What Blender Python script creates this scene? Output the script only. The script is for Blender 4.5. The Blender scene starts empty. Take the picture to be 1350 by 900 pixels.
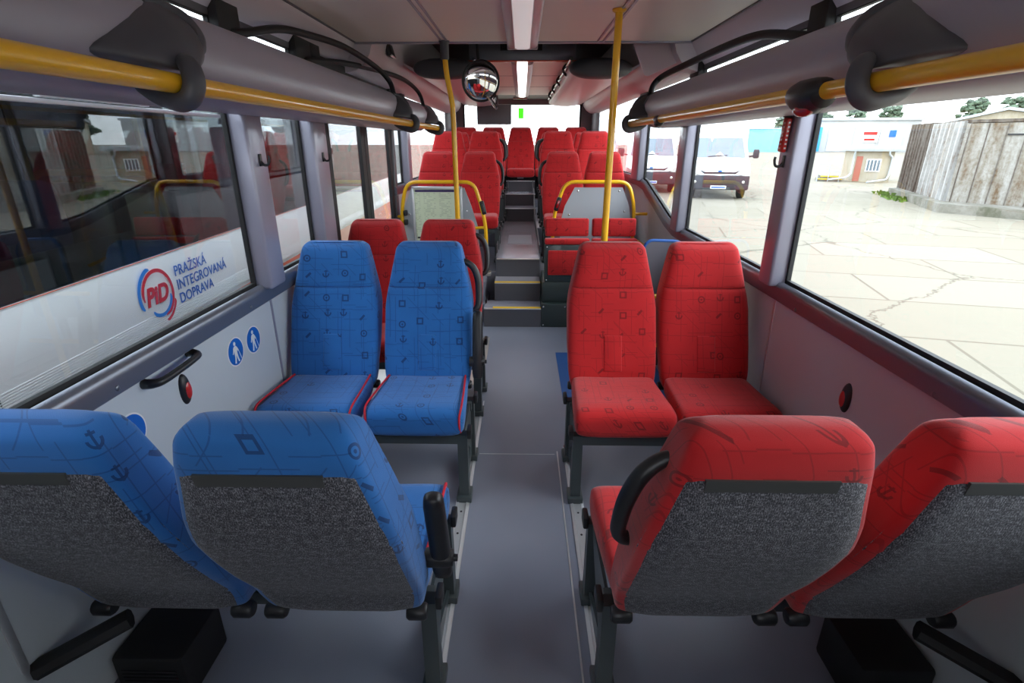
import bpy, bmesh, math, random
from mathutils import Vector, Matrix
PI = math.pi
random.seed(7)
S = bpy.context.scene
COL = S.collection
rad = math.radians

# ------------------------------------------------------------------ node helpers
class NT:
    def __init__(self, name):
        self.m = bpy.data.materials.new(name); self.m.use_nodes = True
        self.t = self.m.node_tree; self.t.nodes.clear()
        self.out = self.t.nodes.new('ShaderNodeOutputMaterial')
    def n(self, typ, **kw):
        o = self.t.nodes.new(typ)
        for k, v in kw.items(): setattr(o, k, v)
        return o
    def put(self, sock, v):
        if isinstance(v, bpy.types.NodeSocket): self.t.links.new(v, sock)
        elif v is not None:
            if isinstance(v, (tuple, list)) and sock.type == 'RGBA' and len(v) == 3: v = (*v, 1)
            sock.default_value = v
    def math(self, op, a, b=0.0, c=0.0):
        o = self.n('ShaderNodeMath', operation=op)
        for s, v in zip(o.inputs, (a, b, c)): self.put(s, v)
        return o.outputs[0]
    def vmath(self, op, a, b=None, scale=None):
        o = self.n('ShaderNodeVectorMath', operation=op)
        self.put(o.inputs[0], a)
        if b is not None: self.put(o.inputs[1], b)
        if scale is not None: self.put(o.inputs['Scale'], scale)
        return o.outputs['Value'] if op in ('LENGTH', 'DOT_PRODUCT', 'DISTANCE') else o.outputs[0]
    def mix(self, f, a, b):
        o = self.n('ShaderNodeMix', data_type='RGBA')
        self.put(o.inputs[0], f); self.put(o.inputs[6], a); self.put(o.inputs[7], b)
        return o.outputs[2]
    def coord(self, which='Object'):
        return self.n('ShaderNodeTexCoord').outputs[which]
    def noise(self, vec, scale, detail=3.0, rough=.5):
        o = self.n('ShaderNodeTexNoise'); self.put(o.inputs['Vector'], vec)
        o.inputs['Scale'].default_value = scale; o.inputs['Detail'].default_value = detail
        o.inputs['Roughness'].default_value = rough
        return o.outputs['Fac']
    def ramp(self, f, stops):
        o = self.n('ShaderNodeValToRGB'); self.put(o.inputs[0], f)
        e = o.color_ramp.elements
        while len(e) < len(stops): e.new(.5)
        for el, (p, c) in zip(e, stops):
            el.position = p; el.color = (*c, 1) if len(c) == 3 else c
        return o.outputs[0]
    def sep(self, v):
        o = self.n('ShaderNodeSeparateXYZ'); self.put(o.inputs[0], v); return o.outputs
    def comb(self, x, y, z=0.0):
        o = self.n('ShaderNodeCombineXYZ')
        for s, v in zip(o.inputs, (x, y, z)): self.put(s, v)
        return o.outputs[0]
    def white(self, v):
        o = self.n('ShaderNodeTexWhiteNoise', noise_dimensions='3D'); self.put(o.inputs['Vector'], v)
        return o.outputs['Value'], o.outputs['Color']
    def bump(self, h, strength=.2, dist=.002):
        o = self.n('ShaderNodeBump'); self.put(o.inputs['Height'], h)
        o.inputs['Strength'].default_value = strength; o.inputs['Distance'].default_value = dist
        return o.outputs[0]
    def bsdf(self, color, rough=.5, metal=0.0, normal=None, coat=0.0, sheen=0.0, spec=.5, emit=None, estr=0.0):
        o = self.n('ShaderNodeBsdfPrincipled')
        self.put(o.inputs['Base Color'], color); self.put(o.inputs['Roughness'], rough)
        self.put(o.inputs['Metallic'], metal)
        if normal is not None: self.put(o.inputs['Normal'], normal)
        o.inputs['Coat Weight'].default_value = coat; o.inputs['Coat Roughness'].default_value = .08
        o.inputs['Sheen Weight'].default_value = sheen
        o.inputs['Specular IOR Level'].default_value = spec
        if emit is not None:
            self.put(o.inputs['Emission Color'], emit); o.inputs['Emission Strength'].default_value = estr
        self.t.links.new(o.outputs[0], self.out.inputs[0])
        return self.m

def plain(name, c, rough=.5, metal=0.0, coat=0.0, var=.08, nscale=6.0, bump=0.0, bscale=400.0, spec=.5, emit=None, estr=0.0):
    """a procedural paint / plastic / metal: slight cloudy variation plus optional fine grain"""
    t = NT(name); co = t.coord()
    f = t.noise(co, nscale, 4)
    lo = tuple(x * (1 - var) for x in c); hi = tuple(min(1, x * (1 + var)) for x in c)
    col = t.mix(f, lo, hi)
    r = t.math('ADD', t.math('MULTIPLY', f, .06), rough - .03)
    nrm = t.bump(t.noise(co, bscale, 2), bump) if bump else None
    return t.bsdf(col, r, metal, nrm, coat, 0, spec, emit, estr)

def pattern_fabric(name, base, dark, k=.62):
    """transport fabric: thin route-map lines and small icons printed in a darker shade"""
    t = NT(name)
    uv = t.n('ShaderNodeUVMap').outputs[0]
    rnd = t.n('ShaderNodeObjectInfo').outputs['Random']
    off = t.comb(t.math('MULTIPLY', rnd, 7.3), t.math('MULTIPLY', rnd, 3.1))
    P = t.vmath('ADD', uv, off)
    def lessabs(a, w): return t.math('LESS_THAN', t.math('ABSOLUTE', a), w)
    def cells(scale, shift):
        q = t.vmath('ADD', t.vmath('SCALE', P, scale=scale), shift)
        cell = t.vmath('FLOOR', q); fr = t.vmath('SUBTRACT', t.vmath('FRACTION', q), (.5, .5, .5))
        x, y, _ = t.sep(cell); return t.comb(x, y, 0.0), fr
    lines = None
    for scale, sh, w in ((17.0, (.1, .3, 0), .026), (9.0, (.6, .2, 0), .014)):
        cell, fr = cells(scale, sh)
        v, c = t.white(cell); cr = t.sep(c); fx, fy, _ = t.sep(fr)
        h = t.math('MULTIPLY', lessabs(t.math('ADD', fy, t.math('MULTIPLY', t.math('SUBTRACT', v, .5), .3)), w), t.math('GREATER_THAN', cr[0], .35))
        ve = t.math('MULTIPLY', lessabs(fx, w), t.math('GREATER_THAN', cr[1], .4))
        d = t.math('MULTIPLY', lessabs(t.math('ADD', fx, fy), w * 1.3), t.math('GREATER_THAN', cr[2], .86))
        l = t.math('MAXIMUM', t.math('MAXIMUM', h, ve), d)
        lines = l if lines is None else t.math('MAXIMUM', lines, l)
    cell, fr = cells(10.5, (.2, .7, 0))
    v, c = t.white(t.vmath('ADD', cell, (13.7, 4.1, 2.0))); cr = t.sep(c)
    jx = t.math('MULTIPLY', t.math('SUBTRACT', cr[0], .5), .35); jy = t.math('MULTIPLY', t.math('SUBTRACT', cr[1], .5), .35)
    fx, fy, _ = t.sep(fr); fx = t.math('ADD', fx, jx); fy = t.math('ADD', fy, jy)
    ln = t.vmath('LENGTH', t.comb(fx, fy))
    ring = lessabs(t.math('SUBTRACT', ln, .15), .035)
    box = t.math('MAXIMUM', t.math('ABSOLUTE', fx), t.math('ABSOLUTE', fy))
    sq = lessabs(t.math('SUBTRACT', box, .14), .038)
    ring2 = t.math('MAXIMUM', ring, t.math('LESS_THAN', ln, .05))
    hook = t.math('MULTIPLY', ring, t.math('LESS_THAN', fy, .02))
    stem = t.math('MULTIPLY', lessabs(fx, .03), lessabs(fy, .2))
    bar = t.math('MULTIPLY', lessabs(fx, .1), lessabs(t.math('SUBTRACT', fy, .14), .025))
    anchor = t.math('MAXIMUM', t.math('MAXIMUM', hook, stem), bar)
    sx = t.math('ADD', fx, fy); sy = t.math('SUBTRACT', fx, fy)
    tick = t.math('MULTIPLY', lessabs(sx, .24), lessabs(sy, .085))
    k2 = cr[2]
    def between(a, lo, hi): return t.math('MULTIPLY', t.math('GREATER_THAN', a, lo), t.math('LESS_THAN', a, hi))
    ic = None
    for sh, lo, hi in ((sq, 0, .2), (ring2, .2, .42), (anchor, .42, .72), (tick, .72, 1.01)):
        q = t.math('MULTIPLY', sh, between(k2, lo, hi)); ic = q if ic is None else t.math('ADD', ic, q)
    ic = t.math('MULTIPLY', ic, t.math('GREATER_THAN', v, .42))
    co = t.coord('UV')
    nz = t.noise(co, 900, 2)
    soft = t.noise(co, 9, 3)
    b = t.mix(soft, tuple(x * .88 for x in base), tuple(min(1, x * 1.1) for x in base))
    m1 = t.mix(t.math('MULTIPLY', lines, k * .62), b, dark)
    m2 = t.mix(t.math('MULTIPLY', ic, k * 1.1), m1, dark)
    return t.bsdf(m2, .82, 0, t.bump(nz, .35, .0015), 0, .25, .25)

def tweed(name):
    t = NT(name); uv = t.n('ShaderNodeUVMap').outputs[0]
    x, y, _ = t.sep(uv)
    st = t.comb(t.math('MULTIPLY', x, 2.0), t.math('MULTIPLY', y, .8))
    a = t.noise(st, 230, 2, .7); b = t.noise(uv, 60, 3, .6)
    f = t.math('ADD', t.math('MULTIPLY', a, .75), t.math('MULTIPLY', b, .25))
    col = t.ramp(f, [(.37, (.016, .016, .021)), (.5, (.072, .072, .085)), (.64, (.31, .31, .34))])
    wav = t.math('SINE', t.math('MULTIPLY', x, 1400))
    return t.bsdf(col, .9, 0, t.bump(t.math('ADD', a, t.math('MULTIPLY', wav, .12)), .4, .002), 0, .2, .2)

def glass(name, tint=(.93, .96, .96), refl=1.0):
    """thin pane: lets light straight through with a tint, mirrors by Fresnel"""
    t = NT(name)
    tr = t.n('ShaderNodeBsdfTransparent'); t.put(tr.inputs[0], tint)
    gl = t.n('ShaderNodeBsdfGlossy'); gl.inputs['Roughness'].default_value = .01; t.put(gl.inputs[0], (.95, .97, 1))
    g = t.n('ShaderNodeNewGeometry')
    c = t.math('ABSOLUTE', t.vmath('DOT_PRODUCT', g.outputs['Incoming'], g.outputs['Normal']))
    f = t.math('MULTIPLY', t.math('ADD', t.math('MULTIPLY', t.math('POWER', t.math('SUBTRACT', 1.0, c), 5.0), .96), .04), refl)
    f = t.math('MINIMUM', f, 1.0)
    mx = t.n('ShaderNodeMixShader'); t.put(mx.inputs[0], f)
    t.t.links.new(tr.outputs[0], mx.inputs[1]); t.t.links.new(gl.outputs[0], mx.inputs[2])
    t.t.links.new(mx.outputs[0], t.out.inputs[0]); return t.m

M = {}
M['blue'] = pattern_fabric('blue_route_fabric', (.022, .155, .46), (.006, .022, .085))
M['red'] = pattern_fabric('red_route_fabric', (.53, .014, .017), (.10, .004, .006), .58)
M['redplain'] = plain('red_piping', (.55, .012, .03), .7)
M['tweed'] = tweed('grey_tweed')
M['black'] = plain('black_plastic', (.014, .014, .016), .42, bump=.08, bscale=700)
M['blacksoft'] = plain('black_rubber', (.010, .010, .011), .6)
M['strip'] = plain('dark_band', (.06, .062, .06), .6)
M['frame'] = plain('seat_frame_paint', (.045, .058, .062), .42, coat=.15)
M['alu'] = plain('aluminium', (.70, .715, .73), .4, .65)
M['chrome'] = plain('bright_steel', (.8, .8, .82), .15, 1.0)
M['yellow'] = plain('yellow_powder_coat', (1.0, .535, .010), .36, coat=.35, var=.01)
M['yellowstrip'] = plain('yellow_strip', (.85, .55, .02), .55)
M['duct'] = plain('lavender_plastic', (.36, .33, .385), .38, bump=.04, bscale=500, var=.03)
M['pillar'] = plain('lavender_metallic_paint', (.33, .325, .40), .33, .25, coat=.2, var=.03)
M['sill'] = plain('grey_anodised', (.19, .20, .235), .3, .6, var=.04)
M['wall'] = plain('light_grey_laminate', (.60, .645, .665), .38, var=.03, bump=.05, bscale=300)
M['wallwarm'] = plain('warm_grey_laminate', (.60, .56, .56), .4, var=.03)
M['grip'] = plain('dark_grey_plastic', (.075, .075, .085), .5, bump=.1, bscale=600)
M['ceil'] = plain('beige_ceiling_panel', (.90, .835, .735), .42, var=.02)
M['cove'] = plain('cove_panel', (.60, .55, .60), .42, var=.02)
M['rackpanel'] = plain('rack_panel', (.66, .53, .57), .34, var=.02)
M['darkpanel'] = plain('dark_grey_panel', (.10, .095, .105), .5)
M['darkred'] = plain('dark_red_lens', (.35, .01, .015), .25, coat=.6)
M['redplastic'] = plain('red_plastic', (.62, .02, .015), .3, coat=.4)
M['white'] = plain('white_vinyl', (.85, .85, .85), .45, var=.02)
M['whitepaint'] = plain('white_vehicle_paint', (.86, .87, .87), .22, coat=.6, var=.02)
M['signblue'] = plain('sign_blue', (.01, .14, .56), .4, var=.02)
M['logored'] = plain('logo_red', (.62, .02, .03), .4, var=.02)
M['logoblue'] = plain('logo_blue', (.03, .12, .46), .4, var=.02)
M['logoblue2'] = plain('logo_light_blue', (.03, .22, .68), .4, var=.02)
M['redskirt'] = plain('red_vehicle_paint', (.72, .12, .06), .25, coat=.5, var=.02)
M['glass'] = glass('window_glass')
M['tint'] = glass('tinted_bus_glass', (.36, .40, .39), .95)
M['headline'] = plain('dark_violet_print', (.05, .03, .12), .5)
M['vanglass'] = plain('van_glass', (.16, .20, .23), .05, 0, 1.0, var=.2, nscale=1.5)
M['tyre'] = plain('tyre', (.02, .02, .02), .8)
M['greybumper'] = plain('grey_bumper', (.028, .028, .034), .6)
M['greypanel'] = plain('partition_grey', (.44, .47, .51), .4, var=.03)
M['bumpgreen'] = plain('dark_box_paint', (.035, .052, .052), .35, coat=.2)
M['carpetgrey'] = plain('grey_pad', (.16, .15, .18), .8, bump=.3, bscale=500)
M['bluemat'] = plain('blue_floor_marking', (.015, .085, .27), .45, var=.06)
M['bluetrim'] = plain('blue_edging', (.02, .10, .36), .6)
M['lamp'] = plain('lamp_diffuser', (.72, .66, .68), .3, var=.02, emit=(1, .95, .95), estr=.2)
M['lampon'] = plain('lit_lamp_diffuser', (.8, .8, .8), .3, var=.02, emit=(1, .97, .97), estr=1.5)
M['lampside'] = plain('lamp_cover', (.50, .40, .43), .3, var=.03)
M['mirror'] = plain('mirror_silver', (.88, .88, .88), .02, 1.0, var=.01)
def see_through(name, c):
    t = NT(name); a = t.n('ShaderNodeBsdfTranslucent'); t.put(a.inputs[0], t.mix(t.noise(t.coord(), 30), c, tuple(x * .85 for x in c)))
    t.t.links.new(a.outputs[0], t.out.inputs[0]); return t.m
M['green'] = see_through('green_label', (.25, .75, .12))
M['brick'] = plain('red_brick_paint', (.38, .12, .08), .8)
M['hatch'] = plain('ramp_plate', (.50, .47, .44), .32, .5)

def floor_mat():
    t = NT('grey_bus_flooring'); co = t.coord()
    sp = t.noise(co, 420, 2, .7); cl = t.noise(co, 2.2, 4)
    c = t.mix(t.math('MULTIPLY', sp, .8), (.155, .168, .215), (.27, .29, .36))
    c = t.mix(t.math('MULTIPLY', t.ramp(cl, [(.35, (0, 0, 0)), (.75, (1, 1, 1))]), .22), c, (.33, .345, .41))
    return t.bsdf(c, t.math('ADD', t.math('MULTIPLY', cl, .16), .26), 0, t.bump(sp, .12, .001), 0, 0, .5)
M['floor'] = floor_mat()
M['riser'] = plain('dark_riser_vinyl', (.10, .10, .115), .5)
M['gangway'] = plain('gangway_vinyl', (.38, .37, .43), .2, coat=.2, bump=.1, bscale=420)  # base colour raised to stand in for the back window's reflection

def yard_mat():
    t = NT('concrete_slabs'); co = t.coord()
    w = t.vmath('ADD', co, t.vmath('SCALE', t.n('ShaderNodeTexNoise').outputs['Color'], scale=.0))
    mp = t.n('ShaderNodeMapping'); t.put(mp.inputs[0], w); mp.inputs['Rotation'].default_value = (0, 0, rad(14))
    br = t.n('ShaderNodeTexBrick'); t.put(br.inputs['Vector'], mp.outputs[0])
    br.inputs['Scale'].default_value = 1.0; br.inputs['Mortar Size'].default_value = .022
    br.inputs['Mortar Smooth'].default_value = .3
    br.inputs['Brick Width'].default_value = 3.0; br.inputs['Row Height'].default_value = 1.5
    br.inputs['Color1'].default_value = (.215, .193, .145, 1); br.inputs['Color2'].default_value = (.25, .228, .18, 1)
    br.inputs['Mortar'].default_value = (.10, .085, .06, 1)
    n1 = t.noise(co, .9, 6, .6); n2 = t.noise(co, 14, 5, .65)
    c = t.mix(t.math('MULTIPLY', n1, .5), br.outputs['Color'], (.26, .225, .165))
    c = t.mix(t.math('MULTIPLY', n2, .22), c, (.17, .15, .125))
    vo = t.n('ShaderNodeTexVoronoi', feature='DISTANCE_TO_EDGE'); t.put(vo.inputs['Vector'], t.vmath('ADD', co, t.comb(t.math('MULTIPLY', n1, 1.2), t.math('MULTIPLY', n2, .3)))); vo.inputs['Scale'].default_value = .23
    cr = t.math('LESS_THAN', vo.outputs['Distance'], .004)
    c = t.mix(t.math('MULTIPLY', cr, .75), c, (.10, .085, .06))
    return t.bsdf(c, .85, 0, t.bump(n2, .3, .01), 0, 0, .2)
M['yard'] = yard_mat()

def stained(name, c1, c2, c3, sc=(2.0, 2.0, .5), thr=.5):
    t = NT(name); co = t.coord()
    mp = t.n('ShaderNodeMapping'); t.put(mp.inputs[0], co); mp.inputs['Scale'].default_value = sc
    a = t.noise(mp.outputs[0], 1.6, 7, .65); b = t.noise(co, 11, 5, .7)
    f = t.math('ADD', t.math('MULTIPLY', a, .7), t.math('MULTIPLY', b, .3))
    c = t.ramp(f, [(thr - .12, c3), (thr, c1), (thr + .13, c2)])
    return t.bsdf(c, .85, 0, t.bump(b, .4, .01), 0, 0, .2)
M['oldwood'] = stained('weathered_white_boards', (0.240, 0.216, 0.180), (0.360, 0.348, 0.324), (0.132, 0.084, 0.048), (2.5, 2.5, .5), .48)
M['oldwooddark'] = stained('weathered_brown_sheet', (0.119, 0.098, 0.081), (0.196, 0.175, 0.154), (0.056, 0.035, 0.025), (4, 4, .4), .5)
M['oldsteel'] = stained('peeling_white_sheet', (0.330, 0.318, 0.300), (0.432, 0.426, 0.414), (0.144, 0.078, 0.042), (3, 3, .5), .46)
M['concrete'] = stained('old_concrete', (0.195, 0.182, 0.150), (0.273, 0.260, 0.227), (0.111, 0.111, 0.078), (1, 1, 1), .5)
M['grass'] = stained('weeds', (.12, .20, .03), (.22, .32, .06), (.06, .10, .02), (6, 6, 6), .5)
M['render'] = stained('cream_render', (0.372, 0.322, 0.236), (0.422, 0.378, 0.298), (0.248, 0.186, 0.112), (1, 1, .6), .45)
M['hallwhite'] = stained('white_hall_wall', (0.456, 0.456, 0.450), (0.492, 0.492, 0.492), (0.360, 0.360, 0.360), (.3, .3, .3), .4)
M['hallgrey'] = plain('hall_door_grey', (.55, .57, .58), .6)
M['sheetroof'] = plain('pale_sheet_roof', (0.403, 0.429, 0.442), .45, .2)
M['bluebox'] = plain('blue_container_paint', (.03, .30, .62), .6)
M['cyanbox'] = plain('pale_blue_hall', (.22, .58, .72), .6)
M['leaf'] = stained('hazed_foliage', (.11, .155, .10), (.17, .22, .15), (.06, .09, .06), (5, 5, 5), .5)  # greens paled to put distance haze into the colour
M['bark'] = stained('bark', (.12, .09, .06), (.18, .14, .1), (.06, .05, .04), (3, 3, 1), .5)
M['pipe'] = plain('galvanised_pipe', (.55, .60, .64), .35, .6)

def board_mat():
    t = NT('timetable_poster'); x, y, z = t.sep(t.coord())
    def band(v, lo, hi): return t.math('MULTIPLY', t.math('GREATER_THAN', v, lo), t.math('LESS_THAN', v, hi))
    rows = t.math('GREATER_THAN', t.math('SINE', t.math('MULTIPLY', z, 420)), .1)
    v, _ = t.white(t.comb(t.math('FLOOR', t.math('MULTIPLY', x, 60)), t.math('FLOOR', t.math('MULTIPLY', z, 67)), 0))
    cols = t.math('GREATER_THAN', t.math('ABSOLUTE', t.math('SINE', t.math('MULTIPLY', x, 22))), .35)
    txt = t.math('MULTIPLY', t.math('MULTIPLY', rows, t.math('GREATER_THAN', v, .45)), cols)
    nz = t.noise(t.coord(), 9, 3)
    base = t.mix(nz, (.60, .68, .46), (.76, .82, .62))
    c = t.mix(t.math('MULTIPLY', txt, .28), base, (.12, .16, .12))
    return t.bsdf(c, .3, 0, None, .3)
M['poster'] = board_mat()
# ------------------------------------------------------------------ mesh helpers
def new(): return bmesh.new()
def bx(bm, c, s, bev=0.0, seg=2, rot=None):
    mt = Matrix.Translation(c) @ (rot.to_4x4() if rot is not None else Matrix.Identity(4)) @ Matrix.Diagonal((*s, 1))
    g = bmesh.ops.create_cube(bm, size=1, matrix=mt)
    if bev:
        es = list({e for v in g['verts'] for e in v.link_edges})
        bmesh.ops.bevel(bm, geom=es, offset=min(bev, .49 * min(s)), segments=seg, profile=.5, affect='EDGES')
def box(bm, x0, x1, y0, y1, z0, z1, bev=0.0, seg=2):
    bx(bm, ((x0 + x1) / 2, (y0 + y1) / 2, (z0 + z1) / 2), (abs(x1 - x0), abs(y1 - y0), abs(z1 - z0)), bev, seg)
def loft(bm, rings, closed=True, cap=True, loop=False):
    vs = [[bm.verts.new(p) for p in r] for r in rings]
    n = len(vs[0]); R = len(vs)
    for i in range(R if loop else R - 1):
        a, b = vs[i], vs[(i + 1) % R]
        for j in range(n if closed else n - 1):
            k = (j + 1) % n
            bm.faces.new((a[j], a[k], b[k], b[j]))
    if cap and not loop:
        bm.faces.new(list(reversed(vs[0]))); bm.faces.new(vs[-1])
    return vs
def smoothpath(pts, n=6):
    P = [Vector(p) for p in pts]; out = []
    for i in range(len(P) - 1):
        p0 = P[max(i - 1, 0)]; p1 = P[i]; p2 = P[i + 1]; p3 = P[min(i + 2, len(P) - 1)]
        for k in range(n):
            t = k / n
            out.append(.5 * ((2 * p1) + (p2 - p0) * t + (2 * p0 - 5 * p1 + 4 * p2 - p3) * t * t + (3 * p1 - p0 - 3 * p2 + p3) * t ** 3))
    out.append(P[-1]); return out
def tube(bm, pts, r, seg=12, smooth=0, sx=1.0, loop=False):
    P = smoothpath(pts, smooth) if smooth else [Vector(p) for p in pts]
    n = len(P); rr = r if isinstance(r, (list, tuple)) else [r] * n
    if len(rr) != n:
        m = len(rr); rr = [rr[min(int(i / (n - 1) * (m - 1)), m - 2)] * (1 - (i / (n - 1) * (m - 1)) + min(int(i / (n - 1) * (m - 1)), m - 2)) + rr[min(int(i / (n - 1) * (m - 1)), m - 2) + 1] * ((i / (n - 1) * (m - 1)) - min(int(i / (n - 1) * (m - 1)), m - 2)) for i in range(n)]
    T = []
    for i in range(n):
        a = P[i - 1] if i > 0 else (P[-1] if loop else P[0]); b = P[i + 1] if i < n - 1 else (P[0] if loop else P[-1])
        T.append((b - a).normalized())
    u = T[0].orthogonal().normalized()
    if abs(T[0].z) < .9:
        u = (Vector((0, 0, 1)) - T[0] * T[0].z).normalized()
    rings = []
    for i in range(n):
        u = (u - T[i] * u.dot(T[i])).normalized(); v = T[i].cross(u)
        rings.append([P[i] + rr[i] * (math.cos(2 * PI * j / seg) * u + sx * math.sin(2 * PI * j / seg) * v) for j in range(seg)])
    loft(bm, rings, loop=loop)
def fillet(pts, r, n=5):
    """polyline with rounded corners"""
    P = [Vector(p) for p in pts]; out = [P[0]]
    for i in range(1, len(P) - 1):
        a, b, c = P[i - 1], P[i], P[i + 1]
        d1 = (a - b); d2 = (c - b); q = min(r, d1.length * .49, d2.length * .49)
        s = b + d1.normalized() * q; e = b + d2.normalized() * q
        for k in range(n + 1):
            t = k / n; out.append((1 - t) ** 2 * s + 2 * t * (1 - t) * b + t * t * e)
    out.append(P[-1]); return out
def extrude(bm, pts, axis, a, b):
    """prism of a 2-D outline; axis 'x' takes (y,z), 'y' takes (x,z), 'z' takes (x,y)"""
    def P(p, t): return {'x': (t, p[0], p[1]), 'y': (p[0], t, p[1]), 'z': (p[0], p[1], t)}[axis]
    loft(bm, [[P(p, a) for p in pts], [P(p, b) for p in pts]])
def lathe(bm, prof, c=(0, 0, 0), axis='z', seg=24):
    rings = []
    for r, h in prof:
        ring = []
        for j in range(seg):
            q = 2 * PI * j / seg; x, y = r * math.cos(q), r * math.sin(q)
            p = {'z': (x, y, h), 'y': (x, h, y), 'x': (h, x, y)}[axis]
            ring.append((p[0] + c[0], p[1] + c[1], p[2] + c[2]))
        rings.append(ring)
    loft(bm, rings)
def sphere(bm, c, r, sc=(1, 1, 1), u=16, v=10):
    bmesh.ops.create_uvsphere(bm, u_segments=u, v_segments=v, radius=r, matrix=Matrix.Translation(c) @ Matrix.Diagonal((*sc, 1)))
CACHE = {}
def mesh(name, bm, mat, angle=38, uv=None):
    bmesh.ops.recalc_face_normals(bm, faces=bm.faces[:])
    me = bpy.data.meshes.new(name); bm.to_mesh(me); bm.free()
    for p in me.polygons: p.use_smooth = True
    me.set_sharp_from_angle(angle=rad(angle))
    if mat is not None: me.materials.append(M[mat] if isinstance(mat, str) else mat)
    if uv:
        l = me.uv_layers.new(name='UVMap')
        for lp in me.loops:
            l.data[lp.index].uv = uv(me.vertices[lp.vertex_index].co)
    return me
def link(name, me, parent=None, loc=None, rz=None):
    o = bpy.data.objects.new(name, me); COL.objects.link(o)
    if parent is not None: o.parent = parent
    if loc is not None: o.location = loc
    if rz is not None: o.rotation_euler = (0, 0, rz)
    return o
def obj(name, bm, mat, parent=None, angle=38, uv=None):
    return link(name, mesh(name, bm, mat, angle, uv), parent)
def tag(o, label=None, cat=None, group=None, kind=None):
    if label: o['label'] = label
    if cat: o['category'] = cat
    if group: o['group'] = group
    if kind: o['kind'] = kind
    return o
def thing(name, label, cat, loc=(0, 0, 0), rz=0.0, group=None):
    o = link(name, None, None, loc, rz); o.empty_display_size = .05
    return tag(o, label, cat, group)
def struct(name, bm, mat, parent=None, angle=38):
    o = obj(name, bm, mat, parent, angle)
    if parent is None: o['kind'] = 'structure'
    return o
def sgroup(name, loc=(0, 0, 0)):
    o = link(name, None, None, loc); o.empty_display_size = .05; o['kind'] = 'structure'; return o
def flat(bm, pts, f, th=.0008):
    """thin sheet from a 2-D outline; f maps (u,v,depth) to 3-D"""
    loft(bm, [[f(u, v, 0) for u, v in pts], [f(u, v, th) for u, v in pts]])
# ------------------------------------------------------------------ the bus shell (setting)
# X across (left negative), Y towards the rear, Z up from the low floor; metres
b = new(); box(b, -1.21, 1.21, -1.7, 9.4, -.06, 0); struct('floor', b, 'floor')
b = new(); box(b, -.215, .185, 2.392, 2.396, 0, .0008); struct('trim_1', b, 'wall')
# light double lines along the aisle = thin aluminium edge profiles
for i, (xa, y1) in enumerate(((-.233, 3.0), (.199, 2.42))):
    b = new(); box(b, xa - .003, xa + .003, -1.6, y1, 0, .003); struct('trim_%d' % (2 + i), b, 'alu')

# side walls below the windows
def sidewall(name, s, pts, mat='wall'):
    b = new(); extrude(b, pts, 'x', s * 1.185, s * 1.21); return struct(name, b, mat)
w = sidewall('wall_left', -1, [(-1.7, 0), (3.3, 0), (3.3, .90), (-1.7, .90)])
b = new(); extrude(b, [(5.0, 0), (9.4, 0), (9.4, 1.12), (5.0, 1.12)], 'x', -1.185, -1.21); struct('wall_left_rear', b, 'wallwarm')
RS = [(-1.7, .93), (4.05, .93), (4.3, .965), (5.2, 1.175), (5.5, 1.2), (9.35, 1.2)]   # top line of the right sill
sidewall('wall_right', 1, [(-1.7, 0), (9.4, 0)] + [(y, z - .04) for y, z in reversed(RS)])
for i, s in enumerate((-1, 1)):
    b = new(); box(b, s * 1.182, s * 1.186, 2.355, 2.372, .03, .88, .001); struct('trim_%d' % (4 + i), b, 'alu' if s > 0 else 'pillar')
    b = new(); extrude(b, [(s * 1.185, 0), (s * 1.185, .07), (s * 1.175, .07), (s * 1.165, .012), (s * 1.12, .004), (s * 1.12, 0)], 'y', -1.7, 3.3 if s < 0 else 4.4)
    struct('baseboard_left' if s < 0 else 'baseboard_right', b, 'sill')

# window sill rails: dark face, rounded bright top
def sill(name, s, path):
    prof = [(1.21, -.05), (1.158, -.05), (1.150, -.044), (1.150, .0), (1.153, .018), (1.162, .03), (1.176, .034), (1.186, .028), (1.188, .02), (1.21, .02)]
    b = new(); loft(b, [[(s * x, y, z + dz) for x, dz in prof] for y, z in path]); return struct(name, b, 'sill')
sill('trim_6', -1, [(-1.7, .92), (3.3, .92)])
sill('trim_7', -1, [(5.0, 1.14), (9.35, 1.14)])
sill('trim_8', 1, RS)
for s in (-1, 1):
    for y in (1.33, 2.12, 2.75):
        b = new(); sphere(b, (s * 1.15, y, .895), .009, (.4, 1, 1), 10, 6)
        struct('trim_%d' % (40 + int(y * 10) + (100 if s > 0 else 0)), b, 'sill')

# windows: black rubber seal + glass pane
def window(name, s, pts, seal=.035, deep=True):
    g = sgroup(name)
    b = new(); x0, x1 = s * 1.188, s * 1.206
    cy = sum(p[0] for p in pts) / len(pts); cz = sum(p[1] for p in pts) / len(pts)
    ins = []
    n = len(pts)
    for i in range(n):
        a, p, c = Vector(pts[i - 1]), Vector(pts[i]), Vector(pts[(i + 1) % n])
        e1 = (p - a).normalized(); e2 = (c - p).normalized()
        n1 = Vector((-e1.y, e1.x)); n2 = Vector((-e2.y, e2.x))
        k = (n1 + n2) / max(.2, 1 + n1.dot(n2)); ins.append(tuple(p + k * seal))
    R = [[(x, y, z) for y, z in q] for x, q in ((x0, pts), (x0, ins), (x1, ins), (x1, pts))]
    loft(b, R, loop=True); obj('window_seal', b, 'blacksoft', g)
    b = new(); loft(b, [[(s * 1.196, y, z) for y, z in pts], [(s * 1.199, y, z) for y, z in pts]]); obj('glass_pane', b, 'glass', g)
    return g
def rect(y0, y1, z0, z1): return [(y0, z0), (y1, z0), (y1, z1), (y0, z1)]
T = 2.03
w1 = window('window_1', -1, rect(.35, 2.29, .93, T))
b = new(); box(b, -1.192, -1.176, .9, 2.2, 1.640, 1.652, .002); obj('vent_rail', b, 'alu', w1)
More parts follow.
